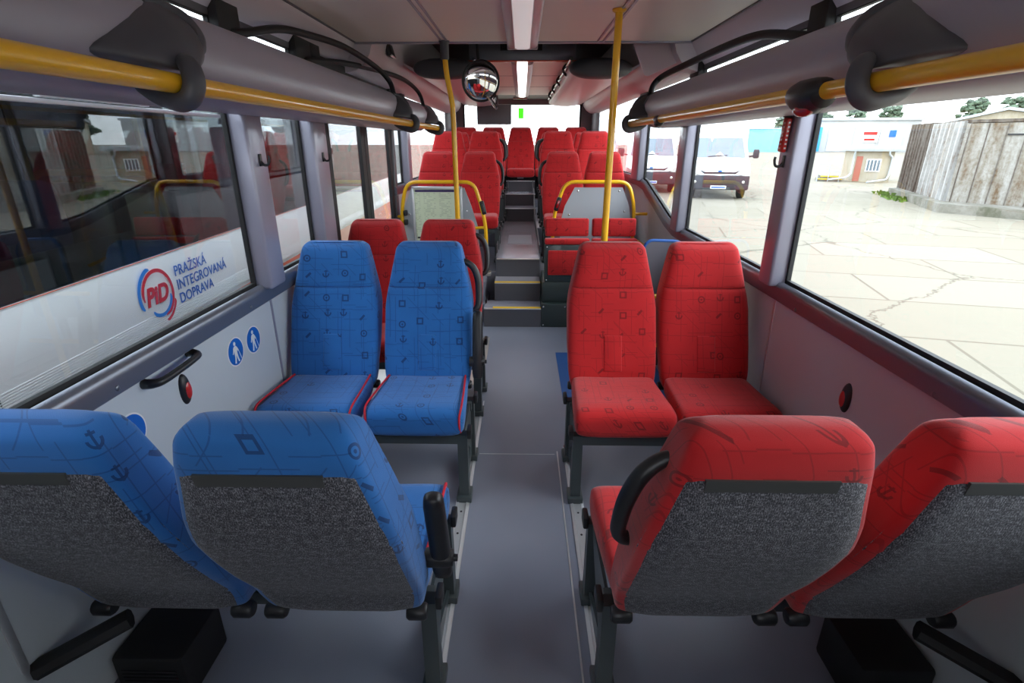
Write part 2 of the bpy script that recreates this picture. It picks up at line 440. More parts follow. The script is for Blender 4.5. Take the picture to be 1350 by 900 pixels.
b = new(); box(b, -1.190, -1.170, 1.38, 1.78, 1.655, 1.672, .002); obj('vent_latch_rail', b, 'alu', w1)
window('window_2', -1, rect(2.40, 3.02, .93, T))
window('window_3', -1, rect(5.08, 5.48, 1.15, T))
window('window_4', -1, rect(5.60, 9.2, 1.15, T))
window('window_5', 1, rect(.35, 2.34, .94, T))
window('window_6', 1, rect(2.42, 3.87, .94, T))
window('window_7', 1, [(4.0, .94), (4.3, .975), (5.2, 1.185), (5.36, 1.2), (5.36, T), (4.0, T)])
window('window_8', 1, rect(5.62, 9.2, 1.205, T))
# pillars between them
def pillar(s, y0, y1, z0, z1=2.06, x=1.118, mat='pillar'):
    b = new(); box(b, s * x, s * 1.205, y0, y1, z0, min(z1, 1.84), .014, 3); o = struct('pillar', b, mat)
    b = new(); box(b, s * 1.15, s * 1.205, y0 - .01, y1 + .01, 1.84, z1, .004); struct('pillar_top', b, 'blacksoft'); return o
pillar(-1, 2.27, 2.42, .93); pillar(-1, 3.0, 3.2, .93); pillar(-1, 5.46, 5.62, 1.14)
pillar(1, 2.32, 2.44, .94); pillar(1, 3.85, 4.02, .94); pillar(1, 5.34, 5.64, 1.2)
pillar(-1, 5.0, 5.10, .0, 2.06, 1.16, 'darkpanel'); pillar(-1, 3.2, 3.33, 0, 2.06, 1.17, 'darkpanel')
for s in (-1, 1):
    b = new(); extrude(b, [(s * x, z) for x, z in ((1.22, 2.0), (1.185, 2.0), (1.18, 2.05), (1.22, 2.5))], 'y', -1.7, 9.4)
    struct('wall_left_top' if s < 0 else 'wall_right_top', b, 'darkpanel')
for s in (-1, 1):
    b = new(); box(b, s * 1.185, s * 1.21, -1.7, .36, .90, 2.06); struct('wall_left_front_block' if s < 0 else 'wall_right_front_block', b, 'wall')  # unseen blank panels, added in place of windows to darken the foreground
# twin-leaf door in the left wall
for k, (y0, y1) in enumerate(((3.33, 4.16), (4.17, 5.0))):
    g = sgroup('door_%d' % (k + 1))
    b = new(); R = []
    for x, m in ((-1.175, 0), (-1.175, .085), (-1.205, .085), (-1.205, 0)):
        R.append([(x, y0 + m, .02 + m * 1.2), (x, y1 - m, .02 + m * 1.2), (x, y1 - m, 2.02 - m), (x, y0 + m, 2.02 - m)])
    loft(b, R, loop=True); obj('door_frame', b, 'blacksoft', g)
    b = new(); box(b, -1.193, -1.188, y0 + .08, y1 - .08, .11, 1.945); obj('glass_pane', b, 'glass', g)
# unseen front end, added behind the camera; its small opening holds back front light
b = new(); box(b, -1.21, 1.21, -1.78, -1.7, 0, 1.25); struct('wall_front_block', b, 'darkpanel')
b = new(); box(b, -1.21, 1.21, -1.78, -1.7, 2.0, 2.5); struct('wall_front_block_top', b, 'darkpanel')
for s in (-1, 1):
    b = new(); box(b, s * 1.182, s * 1.187, .865, .885, .36, .88, .001); struct('trim_%d' % (50 + (s > 0)), b, 'alu')
for s in (-1, 1):
    b = new(); box(b, s * .34, s * 1.185, -.62, -.56, 0, 1.32, .01); struct('wall_light_block_left' if s < 0 else 'wall_light_block_right', b, 'darkpanel')  # unseen partitions, added to block light and darken the foreground floor
# rear wall with its window
b = new(); box(b, -1.21, 1.21, 9.35, 9.4, 0, 1.42); struct('wall_back', b, 'darkpanel')
b = new(); box(b, -1.21, 1.21, 9.35, 9.4, 2.13, 2.5); struct('wall_back_top', b, 'darkpanel')
for s in (-1, 1):
    b = new(); extrude(b, [(s * .97, 9.36), (s * .95, 9.345), (s * 1.13, 9.30), (s * 1.165, 8.95), (s * 1.21, 8.9), (s * 1.21, 9.4), (s * .97, 9.4)], 'z', 1.2, 2.2)
    struct('pillar', b, 'darkpanel')
g = sgroup('window_9')
b = new(); R = [[(x, y, z) for x, z in q] for y, q in ((9.34, [(-.98, 1.38), (.98, 1.38), (.98, 2.16), (-.98, 2.16)]), (9.34, [(-.94, 1.42), (.94, 1.42), (.94, 2.12), (-.94, 2.12)]), (9.37, [(-.94, 1.42), (.94, 1.42), (.94, 2.12), (-.94, 2.12)]), (9.37, [(-.98, 1.38), (.98, 1.38), (.98, 2.16), (-.98, 2.16)]))]
loft(b, R, loop=True); obj('window_seal', b, 'blacksoft', g)
b = new(); box(b, -.97, .97, 9.36, 9.364, 1.39, 2.15); obj('glass_pane', b, 'glass', g)
# roof and ceilings
b = new(); box(b, -1.22, 1.22, -1.7, 9.4, 2.46, 2.5); struct('roof', b, 'darkpanel')  # outer shell out of view, added to block sky light
b = new(); box(b, -1.09, 1.09, -1.7, 3.84, 2.16, 2.185)
struct('ceiling', b, 'ceil')
b = new(); box(b, -1.1, 1.1, 3.84, 3.875, 2.15, 2.2, .01); struct('trim_9', b, 'pillar')
for i, s in enumerate((-1, 1)):
    b = new(); prof = [(1.195, 2.01), (1.17, 2.04), (1.14, 2.075), (1.105, 2.13), (1.088, 2.16), (1.09, 2.19), (1.2, 2.19)]
    extrude(b, [(s * x, z) for x, z in prof], 'y', -1.7, 3.86); struct('trim_%d' % (10 + i), b, 'cove')
    b = new(); box(b, s * 1.08, s * 1.092, -1.7, 3.84, 2.153, 2.165, .003); struct('trim_%d' % (12 + i), b, 'darkpanel')
    b = new(); prof = [(1.2, 1.985), (1.16, 1.985), (1.10, 2.0), (1.04, 2.04), (1.0, 2.10), (.97, 2.2), (.90, 2.34), (.78, 2.40), (.78, 2.43), (1.2, 2.43)]
    extrude(b, [(s * x, z) for x, z in prof], 'y', 3.862, 9.35); struct('trim_%d' % (14 + i), b, 'cove')
    # profile strips that run along the ceiling and carry the poles
    for k in (0, 1):
        b = new(); box(b, s * (.478 + .035 * k), s * (.492 + .035 * k), -1.7, 3.84, 2.154, 2.1605, .002)
        struct('trim_%d' % (16 + 2 * i + k), b, 'pillar')
b = new(); box(b, -.8, .8, 3.875, 5.12, 2.40, 2.43); struct('ceiling_middle', b, 'darkpanel')
b = new(); box(b, -.46, .46, 5.1, 5.14, 2.215, 2.42, .006); struct('trim_20', b, 'sill')
b = new(); box(b, -.19, .17, 5.092, 5.1, 2.29, 2.38, .003)
for k in range(9): box(b, -.18, .16, 5.086, 5.093, 2.297 + .009 * k, 2.301 + .009 * k)
tag(obj('ceiling_grille', b, 'blacksoft'), 'black slatted grille in the grey cross panel where the rear ceiling begins', 'grille')
b = new(); box(b, -.46, .46, 5.14, 8.75, 2.225, 2.26); struct('ceiling_rear', b, 'ceil')
for k, y in enumerate((6.3, 7.5)):
    b = new(); box(b, -.46, .46, y, y + .012, 2.2235, 2.226); struct('trim_%d' % (21 + k), b, 'darkpanel')
b = new(); box(b, -.5, .5, 5.1, 5.145, 2.208, 2.217, .002); struct('trim_23', b, 'redskirt')
b = new(); extrude(b, [(8.75, 2.225), (9.2, 2.2), (9.25, 2.13), (9.36, 2.13), (9.36, 2.45), (8.75, 2.45)], 'x', -1.0, 1.0); struct('trim_24', b, 'darkpanel')

# centre lamp channel: cover, clear diffuser
def lamp(name, label, y0, y1, z, on):
    t = thing(name, label, 'lamp', (0, 0, 0))
    for s in (-1, 1):
        b = new(); extrude(b, [(s * .1, z + .004), (s * .098, z - .02), (s * .085, z - .034), (s * .05, z - .042), (s * .046, z - .036), (s * .046, z + .004)], 'y', y0, y1)
        obj('lamp_housing', b, 'lampside', t)
    b = new(); extrude(b, [(-.047, z - .038), (-.03, z - .043), (.03, z - .043), (.047, z - .038), (.047, z - .03), (-.047, z - .03)], 'y', y0, y1 - .01); obj('diffuser', b, on, t)
    b = new(); box(b, -.1, .1, y1 - .012, y1 + .004, z - .045, z + .004, .012); obj('end_cap', b, 'lampside', t)
lamp('ceiling_lamp', 'long pinkish lamp channel along the middle of the front ceiling', -1.6, 3.87, 2.16, 'lamp')
lamp('ceiling_lamp', 'bright lamp strip along the rear ceiling before the back window', 5.16, 8.6, 2.225, 'lampon')

# overhead air ducts with yellow rails
def lerp(P, s):
    if s <= P[0][0]: return P[0][1]
    for (a, u), (c, v) in zip(P, P[1:]):
        if s <= c: return u + (v - u) * (s - a) / (c - a)
    return P[-1][1]
DUCT = [(1.14, 1.655), (.955, 1.648), (.905, 1.655), (.868, 1.675), (.842, 1.71), (.832, 1.755), (.838, 1.80), (.862, 1.842), (.905, 1.873), (.96, 1.888), (1.02, 1.890), (1.14, 1.875)]
def duct(s, y1, label):
    t = thing('air_duct', label, 'duct', (s * 1.0, 0, 1.65))
    b = new(); extrude(b, [(s * (x - 1.0), z - 1.65) for x, z in DUCT], 'y', -1.7, y1); obj('duct_cover', b, 'duct', t, 50)
    b = new(); q = [(s * (x - 1.0) * 1.0, z - 1.65) for x, z in DUCT]
    cx = sum(p[0] for p in q) / len(q); cz = sum(p[1] for p in q) / len(q)
    R = []
    for k, (dy, f) in enumerate(((0, 1.03), (.05, 1.03), (.1, .95), (.135, .7), (.14, .3))):
        R.append([(cx + (x - cx) * f, y1 + dy, cz + (z - cz) * f) for x, z in q])
    loft(b, R); obj('duct_end_cap', b, 'grip', t, 60)
    return t
duct(-1, 5.0, 'long lavender air duct above the left windows')
duct(1, 3.92, 'long lavender air duct above the right windows')
RX, RZ = .75, 1.67
def rail(s, y0, y1, label):
    b = new(); rings = [(y0, .0205), (y1 - .012, .0205), (y1 - .004, .017), (y1, .010)]
    lathe(b, [(r, y) for y, r in rings], (s * RX, 0, RZ), 'y', 24)
    return tag(obj('grab_rail', b, 'yellow'), label, 'handrail', 'yellow overhead grab rails')
rail(-1, -1.5, 3.82, 'long yellow overhead rail below the left air duct, front section')
rail(-1, 3.86, 5.04, 'short yellow overhead rail at the rear end of the left air duct')
rail(1, -1.5, 3.96, 'yellow overhead rail below the right air duct')
def duct_x(z):
    P = sorted([(zz_, x) for x, zz_ in DUCT[1:-1]]); return lerp(P, z)
def closed(pts, n):
    P = [Vector((p[0], p[1], 0)) for p in pts]; out = []; m = len(P)
    for k in range(n):
        u = k / n * m; i = int(u); t = u - i
        p0, p1, p2, p3 = P[(i - 1) % m], P[i % m], P[(i + 1) % m], P[(i + 2) % m]
        v = .5 * ((2 * p1) + (p2 - p0) * t + (2 * p0 - 5 * p1 + 4 * p2 - p3) * t * t + (3 * p1 - p0 - 3 * p2 + p3) * t ** 3)
        out.append((v.x, v.y))
    return out
def bracket(s, y, label, k=1.0):
    t = thing('rail_bracket', label, 'bracket', (s * RX, y, RZ), 0, 'grey brackets of the overhead rails')
    tri = closed([(.212, .198), (.252, .186), (.266, .150), (.245, .100), (.175, .052), (.06, .036), (-.05, .036), (-.100, .052), (-.01, .106), (.11, .164)], 40)
    arm = closed([(.075, .060), (.092, .056), (.100, .048), (.098, .038), (.085, .030), (.066, .026), (.050, .027), (.042, .034), (.046, .046), (.058, .055)], 40)
    R = []
    for f, e in ((0, -.02), (0, .004), (.05, .006), (.15, .009), (.35, .010), (.6, .010), (.85, .003), (1, 0)):
        ring = []
        for p, q in zip(tri, arm):
            x0 = duct_x(RZ + p[1]) - RX
            x = x0 * (1 - f) ** 1.35 + (-.004) * f - e * (1 if f > 0 else 1)
            g = f ** 1.15
            ring.append((s * x, p[0] * (1 - g) + q[0] * g, p[1] * (1 - g) + q[1] * g))
        R.append(ring)
    b = new(); loft(b, R); obj('bracket_body', b, 'grip', t, 70)
    def on_duct(py, pz, e): return (s * (duct_x(RZ + pz) - RX - e), py, pz)
    b = new(); tube(b, [on_duct(.17, .19, -.004), on_duct(.215, .192, .004), on_duct(.250, .172, .010), on_duct(.252, .135, .016), on_duct(.215, .10, .028), (s * .050, .150, .074), (s * .022, .095, .054), (s * .0, .052, .046)], [.010, .014, .018, .021, .023, .023, .021, .018], 12, 5); obj('bracket_rim', b, 'grip', t, 70)
    b = new(); P = [(s * .008, .066, .050), (s * -.020, .036, .040), (s * -.036, .018, .018), (s * -.040, .008, -.006), (s * -.029, .004, -.029), (s * -.004, .008, -.038), (s * .035, .025, -.031), (s * .075, .048, -.020), (s * .115, .066, .002)]
    tube(b, P, [.0165, .018, .0185, .018, .0175, .017, .0165, .016, .015], 12, 4, 1.25); obj('bracket_loop', b, 'grip', t, 60)
    return t
bracket(-1, 1.235, 'big dark grey loop bracket holding the left yellow rail near the camera')
bracket(-1, 3.80, 'dark grey bracket at the first joint of the left yellow rail')
bracket(-1, 5.0, 'dark grey bracket ending the short rear piece of left yellow rail')
bracket(1, 1.235, 'big dark grey loop bracket holding the right yellow rail near the camera')
bracket(1, 3.92, 'dark grey bracket ending the right yellow rail by the rear window')
# stop-request buttons clamped round the right rail
def clamp(y, L, k, label, lens):
    t = thing('rail_button', label, 'button', (RX, y, RZ))
    b = new(); R = []
    for dy, r, dz in ((-L, .021, 0), (-L * .85, .029 * k, -.004), (-L * .3, .036 * k, -.008), (L * .35, .034 * k, -.006), (L * .8, .026 * k, -.002), (L, .022, 0)):
        R.append([(r * math.cos(2 * PI * j / 16), dy, dz + r * math.sin(2 * PI * j / 16)) for j in range(16)])
    loft(b, R); obj('button_housing', b, 'black', t)
    b = new(); sphere(b, (-.012, -L * .1, -.032 * k), .022 * k, (.85, 1.5, .7), 14, 8); obj('button_lens', b, lens, t)
clamp(1.52, .085, 1.22, 'black stop button with a red lens clamped on the right yellow rail', 'darkred')
clamp(3.12, .045, .8, 'small black clamp near the rear end of the right yellow rail', 'black')
# bent black tubes between the duct and the cove
def bent(pts, label, r=.017):
    b = new(); tube(b, pts, r, 10, 6); tag(obj('bent_tube', b, 'blacksoft'), label, 'tube', 'black bent tubes above the air ducts')
BT = 'black bent tubes above the air ducts'
bent([(-1.17, 2.34, 1.955), (-1.13, 2.42, 1.968), (-1.105, 2.697, 2.031), (-1.068, 2.95, 2.051), (-1.024, 3.398, 2.064), (-0.977, 3.89, 2.022), (-0.925, 4.03, 1.95), (-0.89, 3.98, 1.87)], 'long black bent tube above the left duct, nearer of the two')
bent([(-1.17, 3.10, 1.95), (-1.13, 3.152, 1.962), (-1.098, 3.594, 2.007), (-1.051, 4.175, 2.037), (-0.996, 4.842, 2.045), (-0.935, 5.18, 1.976), (-0.89, 5.15, 1.86)], 'black bent tube above the left duct, farther and ending at its rear end')
bent([(1.17, 2.38, 1.945), (1.13, 2.432, 1.951), (1.105, 2.776, 2.014), (1.068, 3.104, 2.021), (1.024, 3.687, 2.006), (0.977, 4.06, 1.982), (0.925, 4.10, 1.931), (0.89, 4.02, 1.86)], 'black bent tube arching down to the rear end of the right duct', .02)

# ------------------------------------------------------------------ seats; local frame: faces -Y, back pivots at y=0, cushion top z=.475
ZB, ZT, REC = .40, 1.085, .36
def lerp(P, s):
    if s <= P[0][0]: return P[0][1]
    for (a, u), (c, v) in zip(P, P[1:]):
        if s <= c:
            t = (s - a) / (c - a); return u + (v - u) * t
    return P[-1][1]
def hw(s): return lerp([(0, .205), (.1, .216), (.3, .222), (.55, .221), (.62, .215), (.69, .205), (.9, .172), (1, .157)], s)
FRONT = [(.38, -.012), (.45, 0), (.50, .012), (.62, .062), (.75, .108), (.885, .158), (.95, .176), (1.03, .202), (1.06, .222), (1.10, .262)]
REAR = [(.38, .088), (.42, .100), (.50, .132), (.60, .195), (.70, .252), (.79, .296), (.86, .318), (.93, .330), (1.01, .345), (1.06, .342), (1.10, .325)]
def zz(s): return ZB + s * (ZT - ZB)
def back_ring(s, dw=0.0, ft=1.0, n=44, gr=0.0):
    z = zz(s); f, r = lerp(FRONT, z), lerp(REAR, z)
    cy, t, w = (f + r) / 2, (r - f) / 2 * ft, hw(s) - dw; R = []
    for j in range(n):
        q = 2 * PI * j / n; c, d = math.cos(q), math.sin(q)
        e = 2 / (7.5 if d > 0 else 4.2)
        x = w * math.copysign(abs(c) ** e, c); y = t * math.copysign(abs(d) ** e, d)
        if d < -.1: y += gr * min(1, (-.1 - d) * 2.5)
        if d < 0 and ft > .6: y += .012 * (1 - min(1, abs(x / w)) ** 3)
        R.append((x, cy + y, z))
    return R
def uv_back(co): return (co.x + (co.y - co.z * REC) * .9, co.z * 1.04)
def uv_cush(co): return (co.x + .7 * co.z, co.y + .8 * co.z)
def me_backrest(mat):
    b = new(); R = []
    for k, dw, f in ((-.02, .05, .6), (-.012, .02, .85), (.0, .006, .96)): R.append(back_ring(k, dw, f))
    S_ = [.03 + .032 * i for i in range(20)] + [.668, .684, .691, .698, .705] + [.73 + .03 * i for i in range(7)]
    for s in S_:
        g = .010 if s == .691 else (.002 if s in (.684, .698) else 0.0)
        R.append(back_ring(s, 0.0, 1.0, 44, g))
    for k in range(0, 9):
        q = PI / 2 * k / 8; s = .945 + .055 * math.sin(q)
        R.append(back_ring(s, .036 * (1 - math.cos(q)), .10 + .90 * math.cos(q) ** .8))
    loft(b, R); return mesh('backrest', b, mat, 50, uv_back)
def me_panel():
    b = new(); R = []; N = 20
    for i in range(23):
        s = -.03 + .92 * i / 22; z = zz(s); r = lerp(REAR, z)
        w = hw(max(s, 0)) - .003
        if s < .03: w -= .05 * ((.03 - s) / .06) ** 2
        R.append([(w * u, r + .0035 - .026 * abs(u) ** 12 - (.012 if i in (0, 22) else 0), z) for u in [-1 + 2 * j / N for j in range(N + 1)]])
    out = [r + [(x, y - .02, z) for x, y, z in reversed(r)] for r in R]
    loft(b, out); return mesh('back_panel', b, 'tweed', 50, lambda co: (co.x, co.z + co.y * .3))
def me_strip():
    b = new(); R = []
    for s in (.828, .868):
        z = zz(s); r = lerp(REAR, z); w = .118
        R.append([(.012 + w * u, r + .0048, z) for u in (-1, -.5, 0, .5, 1)])
    out = [r + [(x, y - .008, z) for x, y, z in reversed(r)] for r in R]
    loft(b, out); return mesh('fabric_band', b, 'strip', 40)
def me_lumbar(mat):
    b = new(); R = []
    for s, d in ((.125, -.004), (.135, .004), (.15, .0065), (.25, .007), (.355, .0065), (.37, .004), (.38, -.004)):
        z = zz(s); f = lerp(FRONT, z) + .012
        R.append([(x, f - min(d, e), z) for x, e in ((-.046, -.004), (-.042, .004), (-.036, .0065), (.036, .0065), (.042, .004), (.046, -.004))] + [(.03, f + .012, z), (-.03, f + .012, z)])
    loft(b, R); return mesh('lumbar_pad', b, mat, 25, uv_back)
def me_cushion(mat):
    b = new(); R = []
    def ring(y, w, zt, zb, n=28):
        o = []
        for j in range(n):
            q = 2 * PI * j / n; c, d = math.cos(q), math.sin(q); e = 2 / 5.0
            x = w * math.copysign(abs(c) ** e, c); h = math.copysign(abs(d) ** e, d)
            z = (zt + zb) / 2 + h * (zt - zb) / 2
            if h > 0: z -= .010 * (1 - min(1, abs(x / w)) ** 2) * h
            o.append((x, y, z))
        return o
    for y, w, zt, zb in ((.05, .15, .44, .40), (.048, .185, .455, .385), (.03, .198, .468, .372), (0, .204, .472, .365), (-.1, .210, .474, .352), (-.2, .215, .478, .345), (-.28, .219, .483, .343),
                         (-.33, .220, .484, .343), (-.355, .219, .478, .345), (-.372, .216, .466, .350), (-.381, .208, .448, .360), (-.383, .19, .43, .375)):
        R.append(ring(y, w, zt, zb))
    loft(b, R); return mesh('cushion', b, mat, 60, uv_cush)
def me_piping(s):
    b = new()
    pts = [(s * .190, .02, .463), (s * .198, -.1, .470), (s * .204, -.2, .475), (s * .208, -.29, .4795), (s * .209, -.34, .478), (s * .207, -.364, .467), (s * .203, -.380, .445), (s * .202, -.3815, .41), (s * .205, -.374, .37)]
    tube(b, pts, .0048, 8, 4)
    return mesh('piping', b, 'redplain', 60)
def me_caps():
    b = new(); lathe(b, [(.001, -.028), (.018, -.027), (.023, -.02), (.023, .02), (.018, .027), (.001, .028)], (0, 0, 0), 'x', 14)
    return mesh('pivot_cap', b, 'black')
def me_handle(s):
    b = new(); P = [(s * .150, .265, .985), (s * .182, .265, .985), (s * .220, .268, .955), (s * .243, .262, .90), (s * .250, .240, .83), (s * .246, .215, .77), (s * .225, .205, .745), (s * .185, .20, .745)]
    tube(b, P, [.014, .016, .0175, .018, .0175, .0165, .016, .016], 12, 6); return mesh('grab_loop', b, 'black', 60)
def me_armrest(s):
    b = new(); R = []
    for z, w, d, dy in ((.452, .016, .012, .020), (.457, .024, .021, .020), (.48, .027, .025, .024), (.64, .026, .026, .066), (.74, .025, .025, .094), (.765, .022, .022, .10), (.775, .012, .012, .102)):
        R.append([(s * .252 + w * math.copysign(abs(math.cos(q)) ** .7, math.cos(q)), dy + d * math.copysign(abs(math.sin(q)) ** .7, math.sin(q)), z) for q in [2 * PI * j / 16 for j in range(16)]])
    loft(b, R); return mesh('armrest', b, 'black', 60)
def me_hub(s):
    b = new(); lathe(b, [(.001, .21), (.024, .211), (.026, .22), (.026, .272), (.020, .285), (.010, .286), (.009, .296), (.001, .297)] if s > 0 else [(.001, -.21), (.024, -.211), (.026, -.22), (.026, -.272), (.020, -.285), (.010, -.286), (.009, -.296), (.001, -.297)], (0, .042, .53), 'x', 16)
    return mesh('armrest_pivot', b, 'black')
ME = {}
def get(key, f, *a):
    if key not in ME: ME[key] = f(*a)
    return ME[key]
def seat(x, y, z, face, color, label, group, loop=0, arm=0, piping=False, back=True):
    """face=-1: sitter looks towards the camera end; +1: towards the rear"""
    rz = 0 if face < 0 else PI
    t = thing('passenger_seat', label, 'seat', (x, y, z), rz, group)
    c = link('cushion', get(color + 'c', me_cushion, color), t)
    if piping:
        for s in (-1, 1): link('piping', get('pip%d' % s, me_piping, s), c)['label'] = 'red piping'
    k = link('backrest', get(color + 'b', me_backrest, color), t)
    link('lumbar_pad', get(color + 'l', me_lumbar, color), k)
    p = link('back_panel', get('p', me_panel), t); p['label'] = 'grey woven back panel'
    link('fabric_band', get('s', me_strip), p)
    for s in (-1, 1):
        q = link('pivot_cap', get('cap', me_caps), t); q.location = (s * .188, .082, .385)
    if loop:
        s = loop * (1 if face < 0 else -1); link('grab_loop', get('h%d' % s, me_handle, s), t)['label'] = 'black grab loop'
    if arm:
        s = arm * (1 if face < 0 else -1)
        a = link('armrest', get('a%d' % s, me_armrest, s), t); a['label'] = 'black armrest folded upright'
        link('armrest_pivot', get('ah%d' % s, me_hub, s), a)
    return t
def seat_frame(s, y, z, face, label, hleg=None, x0=.255, x1=1.16):
    """steel frame under a pair: two cross beams, two legs and a plate at the aisle side"""
    t = thing('seat_pedestal', label, 'pedestal', (s * x0, y, z), 0 if face < 0 else PI, 'steel frames under the seat pairs')
    m = s if face < 0 else -s            # local x direction towards the wall
    L = x1 - x0
    for yy in (-.335, -.03):
        b = new(); box(b, m * -.012, m * L, yy - .02, yy + .02, .298, .342, .004); obj('cross_beam', b, 'frame', t)
    for yy in (-.335, -.0):
        b = new(); R = []
        for zz, dy, w in ((.03, .0, .028), (.1, .0, .026), (.30, 0, .022), (.345, 0, .022)):
            R.append([(m * (-.022 + a), yy + dy + c, zz) for a, c in ((-.0, -w), (.044, -w), (.044, w), (0, w))])
        loft(b, R); obj('leg', b, 'frame', t)
        b = new(); box(b, m * -.034, m * .034, yy - .045, yy + .045, .0035, .034, .004); obj('foot', b, 'frame', t)
        b = new(); box(b, m * -.040, m * -.021, yy - .03, yy + .03, .33, .375, .005); obj('end_cap', b, 'black', t)
    b = new(); extrude(b, [(-.32, .04), (-.02, .04), (-.02, .34), (-.32, .34), (-.30, .30), (-.1, .12), (-.30, .06)], 'x', m * -.006, m * .004); obj('side_plate', b, 'frame', t)
    b = new(); tube(b, [(m * (L - .15), .125, .395), (m * (L + .02), .235, .345)], .022, 8, 0, 1.3); obj('wall_bracket', b, 'blacksoft', t)
    return t
XA, XW = .458, .912                # aisle seat, wall seat
G1, G2, G3 = 'red passenger seats', 'blue priority seats', 'red seats on the raised rear deck'
YN, YF, YR = 1.125, 2.36, 3.17
seat(-XA, YN, 0, 1, 'blue', 'blue seat in the left foreground beside the aisle, grey woven back, armrest upright', G2, 0, 1, True)
seat(-XW - .012, YN, 0, 1, 'blue', 'blue seat at the left edge by the wall, cut off by the picture edge', G2, 0, 0, True)
seat(XA, YN, 0, 1, 'red', 'red seat in the right foreground beside the aisle, black grab loop at its corner', G1, -1)
seat(XW + .005, YN, 0, 1, 'red', 'red seat at the right edge under the window, cut off by the picture edge', G1)
seat(-XA - .007, YF, 0, -1, 'blue', 'blue seat facing the camera beside the aisle, red piping, black loop', G2, 1, 1, True)
seat(-XW - .03, YF, 0, -1, 'blue', 'blue seat facing the camera against the left wall', G2, 0, 0, True)
seat(XA, YF, 0, -1, 'red', 'red seat facing the camera on the right, beside the aisle', G1)
seat(XW + .005, YF, 0, -1, 'red', 'red seat facing the camera on the right, by the wall', G1)
seat(-XA - .015, YR, 0, -1, 'red', 'red seat directly behind the blue aisle seat', G1, 1, 0)
seat(-XW - .03, YR, 0, -1, 'red', 'red seat behind the blue wall seat, near the door', G1)
seat_frame(-1, YN, 0, 1, 'grey steel frame under the two blue seats in the foreground')
seat_frame(1, YN, 0, 1, 'grey steel frame under the two red seats in the foreground')
seat_frame(-1, YF, 0, -1, 'grey steel frame under the two blue seats facing the camera')
seat_frame(1, YF, 0, -1, 'grey steel frame under the two red seats facing the camera')
seat_frame(-1, YR, 0, -1, 'grey steel frame under the red pair behind the blue seats')
# aluminium seat tracks on the floor
def track(s, y0, y1, label):
    t = thing('seat_track', label, 'rail', (s * .262, 0, 0), 0, 'aluminium seat tracks')
    b = new(); extrude(b, [(-.03, 0), (.03, 0), (.03, .006), (.018, .009), (.014, .004), (-.014, .004), (-.018, .009), (-.03, .006)], 'y', y0, y1); obj('track_profile', b, 'alu', t)
    for y in (1.0, 1.3, 1.62, 1.78, 1.92):
        b = new(); lathe(b, [(.001, .004), (.005, .004), (.005, .0055), (.001, .006)], (0, y, 0), 'z', 8); obj('rivet', b, 'black', t)
    return t
track(-1, -1.4, 2.9, 'aluminium seat track on the floor left of the aisle'); track(1, -1.4, 2.46, 'aluminium seat track on the floor right of the aisle')
b = new(); box(b, .235, .29, 2.38, 2.46, .0095, .02, .006); tag(obj('track_end_piece', b, 'chrome'), 'shiny end piece of the right seat track', 'end piece')
# raised deck: rows of two either side of the gangway, five across the back
ROW = [(5.78, .375, 'first'), (6.72, .60, 'second'), (7.5, .60, 'third')]
for y, z, nm in ROW:
    for s, sd in ((-1, 'left'), (1, 'right')):
        x = .452 if s < 0 else .452
        seat(s * x - .005, y, z, -1, 'red', 'red gangway seat on the %s, %s row of the raised deck' % (sd, nm), G3, -s)
        seat(s * (x + .455) - .005, y, z, -1, 'red', 'red window seat on the %s, %s row of the raised deck' % (sd, nm), G3)
        seat_frame(s, y, z, -1, 'grey steel frame under the %s pair, %s row of the raised deck' % (sd, nm), None, .25, 1.12)
for k, nm in zip(range(-2, 3), ('far left', 'second from the left', 'middle', 'second from the right', 'far right')):
    seat(k * .446 - .018, 8.89, .70, -1, 'red', 'red seat of the back row, %s of five' % nm, G3)
# ------------------------------------------------------------------ raised deck, steps
def step(x0, x1, y0, y1, z0, z1, label, yellow=True, nose='alu', x2=None):
    t = thing('aisle_step', label, 'step', (0, y0, z0), 0, 'steps of the gangway')
    b = new(); box(b, x0, x1, 0, y1 - y0, 0, z1 - z0 - .004); obj('riser', b, 'riser', t)
    b = new(); box(b, x0, x1, -.004, y1 - y0, z1 - z0 - .004, z1 - z0); obj('tread', b, 'gangway', t)
    b = new(); box(b, x0, x1, -.008, .03, z1 - z0 - .006, z1 - z0 + .002, .002); obj('nosing', b, nose, t)
    if yellow:
        b = new(); box(b, x0 + (x2 or 0), x1, .004, .052, z1 - z0 + .001, z1 - z0 + .0035); obj('yellow_strip', b, 'yellowstrip', t)
    return t
step(-.33, .178, 4.455, 4.72, 0, .17, 'lowest gangway step with a yellow strip', x2=.08)
step(-.245, .176, 4.705, 4.97, 0.0, .34, 'second gangway step with a yellow strip')
step(-.235, .174, 4.955, 7.52, 0.0, .51, 'long raised gangway floor above the yellow steps, pale nosing', False, 'hatch')
step(-.235, .20, 7.52, 7.92, .4, .685, 'first metal-edged step at the rear of the gangway', False, 'alu')
step(-.235, .20, 7.92, 8.36, .4, .845, 'second metal-edged step at the rear of the gangway', False, 'alu')
step(-.235, .20, 8.36, 8.8, .4, 1.0, 'topmost metal-edged step before the back row', False, 'alu')
for y, z in ((7.5, .51), (8.34, .845)):
    for s in (-1, 1):
        b = new(); tube(b, [(s * .19 - .018, y, z), (s * .19 - .018, y, z + .165)], .009, 8)
        tag(obj('step_post', b, 'chrome'), 'small bright post at the %s end of the %s' % ('left' if s < 0 else 'right', 'first rear step edge' if y < 8 else 'topmost rear step edge'), 'post', 'bright posts under the rear step edges')
